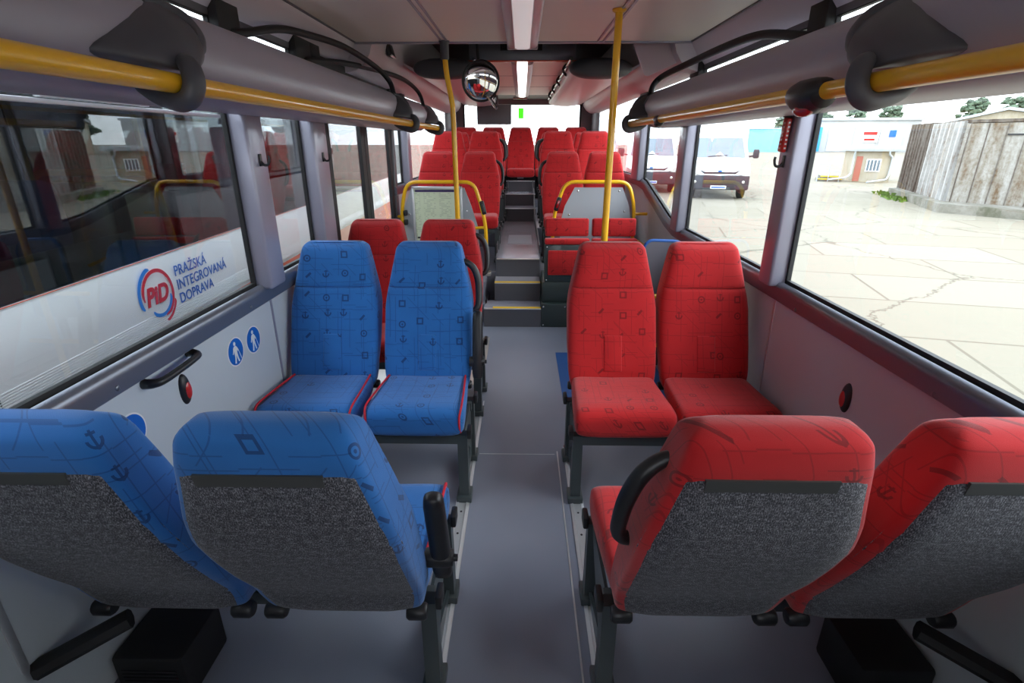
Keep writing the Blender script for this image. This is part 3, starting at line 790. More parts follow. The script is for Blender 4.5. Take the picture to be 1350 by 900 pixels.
b = new(); box(b, -.15, .12, 5.75, 6.35, .510, .5115); tag(obj('floor_hatch', b, 'floor'), 'rectangular hatch outlined in the raised gangway floor', 'hatch')
# decks under the rear rows
for s in (-1, 1):
    nm = 'left' if s < 0 else 'right'
    xi = -.24 if s < 0 else .18
    for k, (y0, y1, z) in enumerate(((5.0, 6.32, .375), (6.32, 8.5, .60), (8.5, 9.35, .70))):
        b = new(); box(b, xi, s * 1.185, y0, y1, 0, z, .004); o = struct('floor_deck_' + nm + ('', '_middle', '_rear')[k], b, 'floor')
    b = new(); box(b, xi - .006, xi + .006, 5.0, 8.5, .0, .52 if s < 0 else .515, .002); struct('trim_%d' % (30 + (s > 0)), b, 'sill')
    b = new(); extrude(b, [(5.2, .52), (8.4, .52), (8.4, .9), (8.0, .9), (7.2, .62), (5.2, .60)], 'x', xi - .004 * s, xi + .008 * s)
    struct('trim_%d' % (32 + (s > 0)), b, 'darkpanel')
b = new(); box(b, -.25, .22, 8.62, 8.75, 1.0, 1.075, .006); tag(obj('heater_box', b, 'blacksoft'), 'black box under the middle seat of the back row', 'box')
b = new(); box(b, -.07, .03, 8.614, 8.622, 1.02, 1.05, .002); tag(obj('floor_lamp_plate', b, 'pillar'), 'small grey plate on the black box below the back row', 'plate')
b = new(); box(b, -1.1, 1.08, 8.81, 8.95, .70, 1.043, .006); tag(obj('bench_base', b, 'blacksoft'), 'long black base carrying the five seats of the back row', 'base')
# grey curved cover left of the steps
b = new(); pts = [(-.33, 4.99), (-.33, 4.74)] + [(-.33 - .0 - .10 * (1 - math.cos(q)), 4.74 - .12 * math.sin(q)) for q in [PI / 2 * k / 6 for k in range(1, 7)]] + [(-1.17, 4.62), (-1.17, 4.99)]
extrude(b, pts, 'z', 0.17, .35); struct('floor_ledge', b, 'floor')
b = new(); box(b, -1.17, -.31, 4.60, 5.0, 0, .17, .004); struct('floor_ledge_low', b, 'floor')
b = new(); box(b, -.375, -.29, 4.92, 5.03, .35, .385, .006); tag(obj('post_base', b, 'hatch'), 'pale plate under the foot of the left yellow frame', 'plate')

# ------------------------------------------------------------------ partitions with yellow frames
def partition(s, label):
    t = thing('partition', label, 'partition', (0, 5.0, 0))
    r = .017
    if s < 0:
        P = [(-1.135, 0, .62), (-1.115, 0, 1.0), (-1.055, 0, 1.213), (-.44, 0, 1.213), (-.365, 0, .97), (-.335, 0, .80), (-.332, 0, .385)]
        panel = [(-1.165, .36), (-1.155, .86), (-1.09, 1.0), (-1.02, 1.165), (-.53, 1.16), (-.47, 1.0), (-.41, .80), (-.39, .36)]
        ex = [[(-1.12, 0, .90), (-1.18, .02, .90)], [(-.335, 0, .80), (-.50, .02, .79)]]
    else:
        P = [(.285, 0, .52), (.31, 0, .95), (.40, 0, 1.215), (.98, 0, 1.215), (1.045, 0, 1.0), (1.06, 0, .40)]
        panel = [(.36, .40), (.37, .86), (.405, 1.0), (.49, 1.165), (.93, 1.165), (1.0, 1.0), (1.03, .86), (1.03, .40)]
        ex = [[(1.05, 0, .93), (1.17, .0, .93)], [(1.06, -.02, .70), (1.10, -.3, .69), (1.17, -.8, .60)]]
    b = new(); tube(b, fillet(P, .09, 5), r, 12); obj('yellow_frame', b, 'yellow', t, 60)
    b = new(); extrude(b, panel, 'y', .012, .028); p = obj('grey_panel', b, 'greypanel', t)
    for x, z in [(panel[3][0] + .03 * 1, panel[3][1] - .03), (panel[4][0] - .03, panel[4][1] - .03), (panel[2][0] + .04, panel[2][1] - .08), (panel[5][0] - .04, panel[5][1] - .05)]:
        b = new(); sphere(b, (x, .012, z), .009, (1, .5, 1), 10, 6); obj('bolt', b, 'chrome', p)
    for e in ex:
        b = new(); tube(b, e, .014, 10); obj('cross_tube', b, 'yellow', t, 60)
    return t
PL = partition(-1, 'left grey partition in a yellow tube frame carrying the framed timetable')
PR = partition(1, 'right grey partition in a yellow tube frame behind the tip-up seats')
def pbutton(x, z, tilt, label, lens):
    t = thing('stop_button', label, 'button', (x, 4.985, z), 0, 'stop buttons on the yellow frames')
    R = Matrix.Rotation(tilt, 3, 'Y')
    b = new(); bx(b, (0, 0, 0), (.042, .05, .125), .012, 3, R); obj('button_housing', b, 'black', t)
    b = new(); v = R @ Vector((0, -.026, .0)); bx(b, v, (.024, .012, .07), .006, 2, R); obj('button_lens', b, lens, t)
pbutton(-.357, .985, rad(-14), 'black button clamped on the left yellow frame beside the timetable', 'strip')
pbutton(.335, 1.02, rad(17), 'black button with dark red lens on the right yellow frame', 'darkred')
# sockets on the left partition
for z, nm in ((.935, 'upper'), (.85, 'lower')):
    b = new(); bx(b, (-1.085, 4.992, z), (.034, .05, .05), .008); tag(obj('wall_socket', b, 'black'), '%s small black socket left of the timetable' % nm, 'socket', 'black sockets beside the timetable')
# framed timetable
t = thing('timetable_frame', 'framed pale green timetable on the left partition', 'notice', (-.78, 4.985, .90))
fx0, fx1, fz0, fz1 = -.232, .232, -.26, .275
for a, c, e, f in ((fx0, fx0 + .02, fz0, fz1), (fx1 - .02, fx1, fz0, fz1), (fx0, fx1, fz0, fz0 + .02), (fx0, fx1, fz1 - .024, fz1)):
    b = new(); box(b, a, c, -.012, .024, e, f, .004); obj('frame_bar', b, 'alu', t)
b = new(); box(b, fx0 + .015, fx1 - .015, .0, .02, fz0 + .015, fz1 - .015); p = obj('timetable_sheet', b, 'poster', t)
b = new(); box(b, fx0 + .03, fx1 - .03, -.002, .001, fz1 - .05, fz1 - .03); obj('heading_bar', b, 'headline', p)
b = new(); box(b, fx0 + .03, fx1 - .2, -.002, .001, fz0 + .06, fz0 + .075); obj('footer_bar', b, 'black', p)
# yellow poles
t = thing('grab_pole', 'slightly bent yellow pole with a dark ceiling socket behind the left red seats', 'pole', (-.50, 3.80, 0))
b = new(); tube(b, [(0, 0, 2.07), (.004, 0, 2.0), (.013, 0, 1.93), (.035, 0, 1.80), (.040, 0, 1.72), (.042, 0, 1.5), (.045, 0, 1.0), (.047, 0, .012)], .0175, 14, 4); obj('pole_tube', b, 'yellow', t, 60)
b = new(); lathe(b, [(.001, 2.05), (.024, 2.05), (.028, 2.06), (.028, 2.14), (.034, 2.15), (.034, 2.158), (.001, 2.158)], (-.002, 0, 0), 'z', 16); obj('ceiling_socket', b, 'grip', t)
b = new(); lathe(b, [(.001, .0), (.045, .0), (.045, .008), (.022, .014), (.001, .014)], (.047, 0, 0), 'z', 16); obj('base_flange', b, 'yellow', t)
t = thing('grab_pole', 'straight yellow pole from floor to ceiling behind the right red seats', 'pole', (.466, 2.97, 0))
b = new(); tube(b, [(0, 0, .012), (.002, 0, 1.0), (.006, 0, 2.15)], .0185, 14); obj('pole_tube', b, 'yellow', t, 60)
for z0, dx in ((0, 0), (2.144, .006)):
    b = new(); lathe(b, [(.001, z0), (.04, z0), (.04, z0 + .006), (.022, z0 + .014), (.001, z0 + .014)] if z0 == 0 else [(.001, z0), (.022, z0), (.034, z0 + .008), (.034, z0 + .0145), (.001, z0 + .0145)], (dx, 0, 0), 'z', 16); obj('flange', b, 'yellow', t)
# tip-up seats on the dark box, right
t = thing('wheel_box', 'two-stage dark green metal box on the floor right of the steps', 'box', (.69, 4.7, 0))
b = new(); box(b, -.51, .49, -.25, .28, 0, .215, .006); obj('lower_box', b, 'bumpgreen', t)
b = new(); box(b, -.50, .49, -.20, .28, .215, .40, .006); obj('upper_box', b, 'bumpgreen', t)
for x, z in ((-.49, .02), (-.49, .19), (-.3, .19), (0, .19)):
    b = new(); sphere(b, (x, -.251, z), .007, (1, .5, 1), 8, 6); obj('bolt', b, 'chrome', t)
def tipup(x, label):
    t = thing('tip_up_seat', label, 'seat', (x, 4.5, .36), 0, 'folded red tip-up seats')
    b = new(); bx(b, (0, .03, .205), (.385, .05, .33), .008); obj('seat_frame', b, 'bumpgreen', t)
    b = new(); bx(b, (.0, .001, .215), (.325, .03, .215), .008, 2); obj('underside_pad', b, 'red', t, 38, lambda co: (co.x, co.z))
    b = new(); bx(b, (0, .04, .395), (.385, .09, .05), .015, 3); obj('cushion', b, 'red', t, 38, lambda co: (co.x, co.y + co.z))
    b = new(); bx(b, (0, .10, .505), (.375, .07, .155), .018, 3, Matrix.Rotation(rad(-8), 3, 'X')); obj('backrest', b, 'red', t, 38, lambda co: (co.x, co.z))
    for sx in (-.172, .172):
        for z in (.06, .35):
            b = new(); sphere(b, (sx, .004, z), .006, (1, .5, 1), 8, 6); obj('bolt', b, 'chrome', t)
tipup(.395, 'folded red tip-up seat beside the steps'); tipup(.80, 'folded red tip-up seat by the right wall')
# wheelchair backrest with blue edging, and its yellow bars
t = thing('wheelchair_backrest', 'grey padded board with blue edging behind the right red seats', 'backrest', (1.0, 3.62, 0))
o = [(-.16, .35), (-.16, .875), (-.125, .925), (.08, .918), (.15, .86), (.165, .35)]
b = new(); extrude(b, fillet([(x, 0, z) for x, z in o], .04, 4) and [(p.x, p.z) for p in fillet([(x, 0, z) for x, z in o], .05, 4)], 'y', -.022, .022); obj('pad', b, 'carpetgrey', t)
b = new(); tube(b, fillet([(x, -.012, z) for x, z in o], .05, 4), .0125, 8); obj('edging', b, 'bluetrim', t, 60)
b = new(); box(b, -.02, .02, -.02, .02, .0, .36, .004); obj('support_post', b, 'frame', t)
for z, nm in ((.56, 'upper'), (.20, 'lower')):
    b = new(); tube(b, [(.64, 3.50, z), (1.0, 3.50, z), (1.188, 3.52, z)], .016, 12); tag(obj('grab_bar', b, 'yellow'), '%s yellow bar seen between the two right red seats' % nm, 'bar', 'yellow bars behind the right red seats')
b = new(); box(b, .275, 1.0, 2.98, 3.84, 0.0006, .0018); tag(obj('floor_marking', b, 'bluemat'), 'blue wheelchair space marking on the floor behind the right red seats', 'marking')
# ramp plate by the door
t = thing('ramp_plate', 'metal ramp plate with yellow strip set in the floor by the door', 'ramp', (-.72, 3.7, .0008))
b = new(); box(b, -.45, .46, -.46, .47, 0, .003, .001); obj('plate', b, 'hatch', t)
b = new(); box(b, .405, .412, -.44, .46, .003, .0045); obj('seam', b, 'strip', t)
b = new(); box(b, .355, .385, -.05, .42, .003, .0045); obj('yellow_strip', b, 'yellowstrip', t)

# ------------------------------------------------------------------ fittings on the side walls
DISC = [(math.cos(2 * PI * j / 40), math.sin(2 * PI * j / 40)) for j in range(40)]
def pedestrian(y, z, r, label):
    """round blue sticker: white figure walking with a cane"""
    t = thing('round_sticker', label, 'sticker', (-1.185, y, z), 0, 'blue round stickers on the left wall')
    def f(d0): return lambda u, v, d: (d0 + d, u * r, v * r)
    b = new(); flat(b, DISC, f(.0)); obj('white_rim', b, 'white', t)
    b = new(); flat(b, [(u * .91, v * .91) for u, v in DISC], f(.0009)); obj('blue_disc', b, 'signblue', t)
    b = new(); g = f(.0018)
    flat(b, [(-.05 + .135 * u, .58 + .135 * v) for u, v in DISC[::2]], g)
    flat(b, [(-.16, .42), (.06, .42), (.20, .26), (.34, .0), (.26, -.05), (.13, .12), (.10, -.10), (.16, -.42), (.26, -.74), (.12, -.74), (.0, -.38), (-.06, -.20), (-.10, -.44), (-.20, -.76), (-.34, -.72), (-.24, -.40), (-.21, -.05), (-.22, .16), (-.30, .0), (-.38, -.10), (-.44, -.03), (-.34, .14), (-.28, .32)], g)
    flat(b, [(.29, -.0), (.33, .0), (.56, -.66), (.51, -.68)], g)
    obj('walking_figure', b, 'white', t)
pedestrian(2.0, .737, .062, 'round blue sticker of a walker with a cane, left of the upper pair')
pedestrian(2.152, .734, .062, 'round blue sticker of a walker with a cane, right of the upper pair')
pedestrian(1.375, .722, .062, 'round blue sticker showing between the two blue seats in front')
t = thing('wall_grab_bar', 'black grab handle on the left wall under the window', 'handle', (-1.185, 1.585, .845))
b = new(); tube(b, [(0, -.115, -.004), (.03, -.112, -.004), (.048, -.085, -.003), (.052, 0, 0), (.052, .075, .004), (.045, .108, .006), (.022, .118, .008), (0, .12, .008)], [.017, .015, .0125, .0118, .0118, .0125, .014, .016], 12, 5); obj('grip', b, 'black', t, 60)
def wallbutton(s, y, z, label):
    t = thing('stop_button', label, 'button', (s * 1.185, y, z), 0, 'oval stop buttons on the side walls')
    b = new(); sphere(b, (0, 0, 0), 1, (.018, .027, .058), 20, 12); obj('button_housing', b, 'black', t)
    b = new(); sphere(b, (-s * .008, 0.002, -.004), 1, (.0145, .0185, .036), 18, 10); obj('button_lens', b, 'redplastic', t)
wallbutton(-1, 1.645, .738, 'oval black stop button with a red lens under the left wall handle')
wallbutton(1, 1.725, .684, 'oval black stop button with a red lens on the dark right wall')
def hook(s, y, z, label):
    t = thing('coat_hook', label, 'hook', (s * 1.118, y, z), 0, 'black coat hooks on the window pillars')
    b = new(); bx(b, (-s * .003, 0, .0), (.006, .022, .05), .002); obj('hook_plate', b, 'black', t)
    b = new(); tube(b, [(-s * .004, 0, -.005), (-s * .016, 0, -.02), (-s * .034, 0, -.016), (-s * .040, 0, .006), (-s * .038, 0, .018)], .0055, 8, 4); obj('hook_arm', b, 'black', t, 60)
hook(-1, 2.345, 1.48, 'black coat hook on the first left window pillar')
hook(-1, 3.10, 1.475, 'black coat hook on the second left window pillar')
hook(1, 2.38, 1.475, 'black coat hook on the right window pillar')
t = thing('emergency_hammer', 'red emergency hammer in its holder on the right window pillar', 'hammer', (1.105, 2.385, 1.58))
b = new(); bx(b, (0, 0, 0), (.02, .045, .135), .006, 2, Matrix.Rotation(rad(5), 3, 'X')); o = obj('holder', b, 'redplastic', t)
b = new()
for k in range(7): bx(b, (-.011, .004 - .0016 * k, -.052 + .0165 * k), (.003, .008, .007))
for k in range(7): bx(b, (-.002, -.0235 - .001 * k, -.052 + .0165 * k), (.007, .003, .007))
obj('grip_dots', b, 'white', o)
b = new(); bx(b, (.0, -.0, .085), (.026, .04, .035), .006); obj('hammer_head', b, 'strip', t)
b = new(); bx(b, (.006, .03, .09), (.022, .03, .03), .004); obj('bracket', b, 'sill', t)
# heater boxes on the floor behind the front seats
for s in (-1, 1):
    t = thing('floor_heater', 'black heater box on the floor under the %s foreground wall seat' % ('left' if s < 0 else 'right'), 'heater', (s * 1.07, 1.16, 0))
    b = new(); bx(b, (0, 0, .085), (.21, .20, .165), .012, 2); obj('heater_case', b, 'blacksoft', t)
    b = new()
    for k in range(6): bx(b, (0, -.102, .05 + .014 * k), (.16, .004, .005))
    obj('vent', b, 'black', t)

# ------------------------------------------------------------------ luggage racks and things hung from the ceiling
RK = [(.405, 2.125), (.42, 2.10), (.48, 2.08), (.58, 2.068), (.70, 2.066), (.80, 2.075), (.90, 2.10), (.985, 2.15), (.985, 2.165), (.90, 2.125), (.80, 2.10), (.58, 2.092), (.43, 2.115), (.42, 2.16), (.405, 2.16)]
def rack(s):
    nm = 'left' if s < 0 else 'right'
    t = thing('luggage_rack', 'pinkish luggage rack with a dark rounded end on the %s under the rear ceiling' % nm, 'rack', (0, 4.85, 0))
    b = new(); extrude(b, [(s * x, z) for x, z in RK], 'y', 0, 3.9); obj('rack_shell', b, 'rackpanel', t, 60)
    b = new(); R = []
    for y, f in ((.06, 1.0), (.0, 1.06), (-.05, .98), (-.085, .8), (-.10, .5)):
        R.append([(s * (.645 + .245 * f * c * 1.0), y, 2.125 + f * (.078 * d if d < 0 else .072 * d)) for c, d in [(math.copysign(abs(math.cos(q)) ** .75, math.cos(q)), math.copysign(abs(math.sin(q)) ** .9, math.sin(q))) for q in [2 * PI * j / 32 for j in range(32)]]])
    loft(b, R); obj('rack_end_cap', b, 'grip', t, 60)
    b = new(); tube(b, [(s * .40, -.04, 2.19), (s * .40, 3.85, 2.17)], .013, 10); obj('rack_rail', b, 'chrome', t, 60)
    for y in (.5, 1.4, 2.3, 3.2):
        b = new(); tube(b, [(s * .405, y, 2.125), (s * .375, y + .02, 2.16), (s * .385, y + .03, 2.20), (s * .43, y + .03, 2.235)], .012, 8, 3); obj('rail_bracket', b, 'black', t, 60)
    b = new(); box(b, s * .44, s * .80, .3, 3.8, 2.36, 2.40); obj('rack_roof', b, 'darkpanel', t)
rack(-1); rack(1)
b = new(); extrude(b, [(.70, 2.40), (.74, 2.16), (.825, 1.975), (.845, 1.968), (1.08, 2.07), (1.10, 2.40)], 'y', 3.96, 3.985); tag(obj('ceiling_flap', b, 'rackpanel'), 'pinkish angular flap hanging in the right roof corner before the luggage rack', 'panel')
t = thing('inside_mirror', 'round convex mirror in a black rim hanging left of the aisle', 'mirror', (-.306, 4.30, 1.975))
TM = Matrix.Rotation(rad(14), 3, 'Z') @ Matrix.Rotation(rad(8), 3, 'X')
def mput(b):
    for v in b.verts: v.co = TM @ v.co
b = new(); lathe(b, [(.001, .035), (.10, .035), (.138, .02), (.143, 0), (.138, -.006), (.130, -.004), (.128, 0)], (0, 0, 0), 'y', 40); mput(b); obj('mirror_rim', b, 'black', t, 60)
b = new(); lathe(b, [(.129, .0)] + [(.129 * math.cos(PI / 2 * k / 10), -.05 * math.sin(PI / 2 * k / 10) * .5) for k in range(0, 10)] + [(.001, -.025)], (0, 0, 0), 'y', 40); mput(b); obj('mirror_glass', b, 'mirror', t, 60)
b = new(); tube(b, [(0, .03, .02), (-.02, .07, .12), (-.03, .06, .30), (-.03, .05, .42)], .011, 10, 4); obj('mirror_arm', b, 'black', t, 60)
b = new(); tube(b, [(.05, .02, -.10), (.10, .01, -.165), (.115, .0, -.185)], [.012, .014, .012], 10, 2); obj('lower_clip', b, 'chrome', t, 60)
t = thing('ceiling_speaker', 'small square black speaker in the left roof cove', 'speaker', (-.968, 4.30, 2.185))
RR = Matrix.Rotation(rad(75), 3, 'Y')
b = new(); bx(b, (0, 0, 0), (.10, .15, .03), .006, 2, RR); obj('speaker_box', b, 'black', t)
b = new(); bx(b, RR @ Vector((.050, -.0, .010)), (.012, .13, .018), .003, 1, RR); obj('bright_edge', b, 'chrome', t)
t = thing('information_screen', 'dark rectangular screen hanging in front of the back window', 'screen', (-.43, 8.8, 1.955))
b = new(); bx(b, (0, 0, 0), (.53, .06, .285), .012); obj('screen_case', b, 'darkpanel', t)
b = new(); bx(b, (0, -.031, .0), (.49, .004, .245), .002); obj('screen_face', b, 'darkpanel', t)
b = new(); bx(b, (0, 0.02, .22), (.12, .03, .20), .005); obj('screen_bracket', b, 'darkpanel', t)
b = new(); bx(b, (-.017, 9.354, 2.0), (.085, .004, .16), .002); tag(obj('exit_sticker', b, 'green'), 'small green sticker on the back window', 'sticker')
b = new(); bx(b, (-.03, 8.98, 2.195), (.22, .06, .02), .006); tag(obj('red_exit_plate', b, 'darkred'), 'dark red plate under the rear ceiling above the back window', 'plate')
# ------------------------------------------------------------------ outside: the yard, the neighbouring bus, vans, buildings
GZ = -.34
b = new(); box(b, -260, 420, -60, 520, GZ - .1, GZ); struct('ground', b, 'yard')

# neighbouring bus parked close on the left; local +x faces our windows, local y runs to the rear
t = thing('parked_bus', 'white and red bus with dark windows parked close outside the left windows', 'bus', (-2.012, 1.9, 0), math.atan(.0544))
Y0, Y1 = -6.0, 10.0
b = new(); P = [(0, .95), (.012, .80), (.014, .64), (.006, .53), (-.03, .53), (-.03, .95)]
extrude(b, P, 'y', Y0, Y1); obj('side_panel', b, 'whitepaint', t)
b = new()
for k in range(8): box(b, .0125, .0155, Y0, Y1, .565 + .011 * k, .569 + .011 * k)
obj('ribbing', b, 'whitepaint', t)
b = new(); box(b, .0, .0035, Y0, Y1, .9475, .951); obj('red_line', b, 'redskirt', t)
b = new(); extrude(b, [(.006, .53), (.0, -.1), (-.03, -.1), (-.03, .53)], 'y', Y0, Y1); obj('red_skirt', b, 'redskirt', t)
b = new()
for y in (-3.4, -.15, 2.6, 4.4): box(b, .0128, .0150, y, y + .006, .53, .95)
obj('panel_joint', b, 'strip', t)
b = new(); box(b, .0145, .0155, 3.75, 4.25, .60, .604); obj('flap_outline', b, 'strip', t)
b = new(); box(b, -.015, -.008, Y0, Y1, .95, 1.90); obj('window_band', b, 'tint', t)
for y in (-3.6, -1.75, -.15, 1.5, 3.0, 3.9, 4.75, 5.6, 6.5, 7.6, 8.8):
    b = new(); box(b, -.07, -.018, y, y + .09, .95, 1.90); obj('window_post', b, 'blacksoft', t)
b = new(); extrude(b, [(0, 1.90), (-.01, 1.98), (-.05, 2.08), (-.16, 2.16), (-.16, 1.90)], 'y', Y0, Y1); obj('roof_edge', b, 'whitepaint', t)
b = new(); box(b, -2.4, -.1, Y0, Y1, 2.12, 2.17); obj('roof_panel', b, 'whitepaint', t)
b = new(); box(b, -2.4, -2.36, Y0, Y1, -.1, 2.12); obj('far_side', b, 'darkpanel', t)  # windowless dark wall, made up to keep this interior dim
b = new(); box(b, -2.4, -.03, Y0, Y1, .25, .30); obj('bus_floor', b, 'floor', t)
for y in (Y0, Y1): 
    b = new(); box(b, -2.4, -.02, y - .02, y + .02, -.1, 2.1); obj('end_wall', b, 'whitepaint', t)
b = new(); tube(b, fillet([(-.95, 1.45, .3), (-.93, 1.45, 1.28), (-.88, 1.45, 1.38), (-.18, 1.45, 1.38), (-.14, 1.45, .9)], .08, 4), .02, 10); obj('yellow_frame', b, 'yellow', t, 60)
b = new(); box(b, -.86, -.2, 1.46, 1.48, .7, 1.32, .01); obj('partition_panel', b, 'greypanel', t)
for x, y in ((-.5, .95), (-.6, 2.1), (-1.5, 1.0)):
    b = new(); tube(b, [(x, y, .3), (x - .02, y, 2.1)], .018, 8); obj('yellow_pole', b, 'yellow', t, 60)
b = new(); box(b, -.04, -.03, -1.4, .9, .955, 1.11); obj('inner_ledge', b, 'greypanel', t)
# lettering and emblem on its white side
TF = Matrix.Translation((.0165, 0, 0)) @ Matrix(((0, 0, 1, 0), (1, 0, 0, 0), (0, 1, 0, 0), (0, 0, 0, 1)))
def text(name, s, y, z, size, mat, parent, shear=0.0, off=0.0, sx=1.0, dx=0.0):
    c = bpy.data.curves.new(name, 'FONT'); c.body = s; c.size = size; c.shear = shear; c.extrude = .0004; c.offset = off
    c.space_character = 1.02; c.resolution_u = 6
    o = bpy.data.objects.new(name, c); COL.objects.link(o); o.parent = parent
    c.materials.append(M[mat])
    bpy.context.view_layer.update()
    me = bpy.data.meshes.new_from_object(o.evaluated_get(bpy.context.evaluated_depsgraph_get()))
    bpy.data.objects.remove(o); bpy.data.curves.remove(c)
    q = link(name, me, parent)
    q.matrix_local = Matrix.Translation((.0, y, z)) @ TF @ Matrix.Translation((0, 0, dx)) @ Matrix.Diagonal((sx, 1, 1, 1))
    return q
LY, LZ = .925, .748         # emblem centre on the panel (local y, z)
for k, s in enumerate(('PRAŽSKÁ', 'INTEGROVANÁ', 'DOPRAVA')):
    text('lettering', s, LY + .185, LZ + .060 - .083 * k, .086, 'logoblue', t, 0.0, .0010, 1.0)
text('emblem_letters', 'PiD', LY - .118, LZ - .042, .135, 'logored', t, .25, .0055, 1.0, .0006)
def arc(r0, r1, a0, a1, x, mat, name, cy=0, cz=0):
    b = new(); n = 28; pts = []
    for k in range(n + 1):
        q = rad(a0 + (a1 - a0) * k / n); rr = r0; pts.append((LY + cy + rr * math.cos(q), LZ + cz + rr * math.sin(q)))
    for k in range(n, -1, -1):
        q = rad(a0 + (a1 - a0) * k / n); f = min(1, min(k, n - k) / 4 + .45); rr = r0 + (r1 - r0) * f; pts.append((LY + cy + rr * math.cos(q), LZ + cz + rr * math.sin(q)))
    flat(b, pts, lambda u, v, d: (x + d, u, v), .0006); obj(name, b, mat, t)
arc(.125, .146, -78, 185, .0165, 'logored', 'emblem_red_arc')
arc(.139, .163, 100, 205, .0158, 'logoblue2', 'emblem_blue_arc', -.012, .008)
arc(.104, .124, 225, 350, .0165, 'logoblue2', 'emblem_blue_arc', 0, -.004)
arc(.146, .163, -80, -20, .0158, 'logored', 'emblem_red_arc', .0, -.01)
# seats seen dimly inside the other bus
def otherseat(lx, ly, color, label):
    a = math.atan(.0544); x = -2.012 + lx * math.cos(a) - ly * math.sin(a); y = 1.9 + lx * math.sin(a) + ly * math.cos(a)
    o = seat(x, y, .3, -1, color, label, 'seats inside the neighbouring bus'); o.rotation_euler = (0, 0, a); return o
otherseat(-.35, -.55, 'red', 'dim red seat inside the neighbouring bus, left of its yellow frame')
otherseat(-.80, -.55, 'red', 'dim red seat inside the neighbouring bus, second in from the glass')
otherseat(-.35, .35, 'blue', 'dim blue seat inside the neighbouring bus, above the lettering')
otherseat(-.80, .35, 'red', 'dim red seat inside the neighbouring bus, behind the blue one above the lettering')
otherseat(-.35, 2.5, 'red', 'dim red seat inside the neighbouring bus, right of its yellow frame')
otherseat(-.80, 2.5, 'red', 'dim red seat inside the neighbouring bus, deeper in and right of its yellow frame')

# white vans parked to the right rear, facing us
def van(x, y, rz, label):
    t = thing('white_van', label, 'van', (x, y, GZ), rz, 'white vans parked in the yard')
    W = 1.0
    def sec(pts, w):  # ring across
        return pts
    prof = [(-.02, .36), (-.06, .55), (-.05, .86), (.02, 1.06), (.20, 1.22), (.62, 1.36), (1.35, 2.12), (1.55, 2.24), (2.2, 2.28), (2.2, .36)]
    b = new(); n = len(prof); R = []
    for u, f, dy in ((-1, .93, .05), (-.985, .98, .02), (-.8, 1, 0), (0, 1, -.03), (.8, 1, 0), (.985, .98, .02), (1, .93, .05)):
        R.append([(u * W * (1 if z < 1.3 else 1 - .13 * (z - 1.3)), py + (dy if py < 1.9 else 0), .36 + (z - .36) * (f if z > 1.2 else 1)) for py, z in prof])
    loft(b, R); obj('cab', b, 'whitepaint', t, 50)
    b = new(); bx(b, (0, 4.2, 1.75), (2.1, 4.2, 2.3), .04); obj('cargo_box', b, 'whitepaint', t)
    b = new(); extrude(b, [(-.86, .0), (-.75, .66), (.75, .66), (.86, .0)], 'y', -.006, .014)
    for v in b.verts:
        z = v.co.z; v.co = Vector((v.co.x, .655 + z * (1.35 - .62) / .80 * 1.0 + v.co.y - .012, 1.40 + z))
    obj('windscreen', b, 'vanglass', t)
    b = new()
    for s in (-1, 1): tube(b, [(s * .1 - .3, .64, 1.42), (s * .1 + .15, .69, 1.47)], .012, 6)
    obj('wiper', b, 'black', t)
    b = new(); extrude(b, [(-.66, 1.0), (-.52, .87), (.52, .87), (.66, 1.0), (.50, .93), (-.50, .93)], 'y', -.085, .02); obj('grille', b, 'greybumper', t)
    b = new(); bx(b, (0, -.02, .58), (1.99, .16, .50), .06, 3); obj('bumper', b, 'greybumper', t)
    b = new()
    for k in range(3): bx(b, (0, -.103, .55 + .065 * k), (1.1, .012, .025))
    obj('bumper_slots', b, 'black', t)
    for s in (-1, 1):
        b = new(); extrude(b, [(s * .66, .84), (s * .975, .99), (s * .985, .84), (s * .92, .78)], 'y', -.085, .05); obj('headlight', b, 'chrome', t)
        b = new(); lathe(b, [(.001, -.012), (.05, -.01), (.055, 0), (.001, 0)], (s * .80, -.105, .60), 'y', 12); obj('fog_light', b, 'chrome', t)
        b = new(); lathe(b, [(.001, -.12), (.30, -.12), (.345, -.09), (.345, .09), (.30, .12), (.001, .12)], (s * .86, .75, .345), 'x', 20); obj('wheel', b, 'tyre', t)
        b = new(); bx(b, (s * 1.2, .72, 1.52), (.20, .14, .30), .05, 2); m_ = obj('wing_mirror', b, 'greybumper', t)
        b = new(); tube(b, [(s * .95, .8, 1.42), (s * 1.12, .74, 1.45)], .03, 8); obj('mirror_stalk', b, 'greybumper', m_)
    b = new(); bx(b, (0, -.112, .42), (.52, .006, .11), .003); obj('number_plate', b, 'white', t)
    b = new(); bx(b, (0, -.117, .42), (.46, .004, .05), .001); obj('plate_band', b, 'signblue', t)
    b = new(); sphere(b, (0, -.055, .96), .05, (1.4, .3, .7), 12, 8); obj('badge', b, 'signblue', t)
    return t
van(6.95, 19.4, rad(-14), 'white box van seen whole through the middle right window')
van(5.15, 22.0, rad(-12), 'white box van half hidden behind the farther right window pillar')
van(3.2, 25.0, rad(-10), 'white box van farthest left, seen past the right partition')

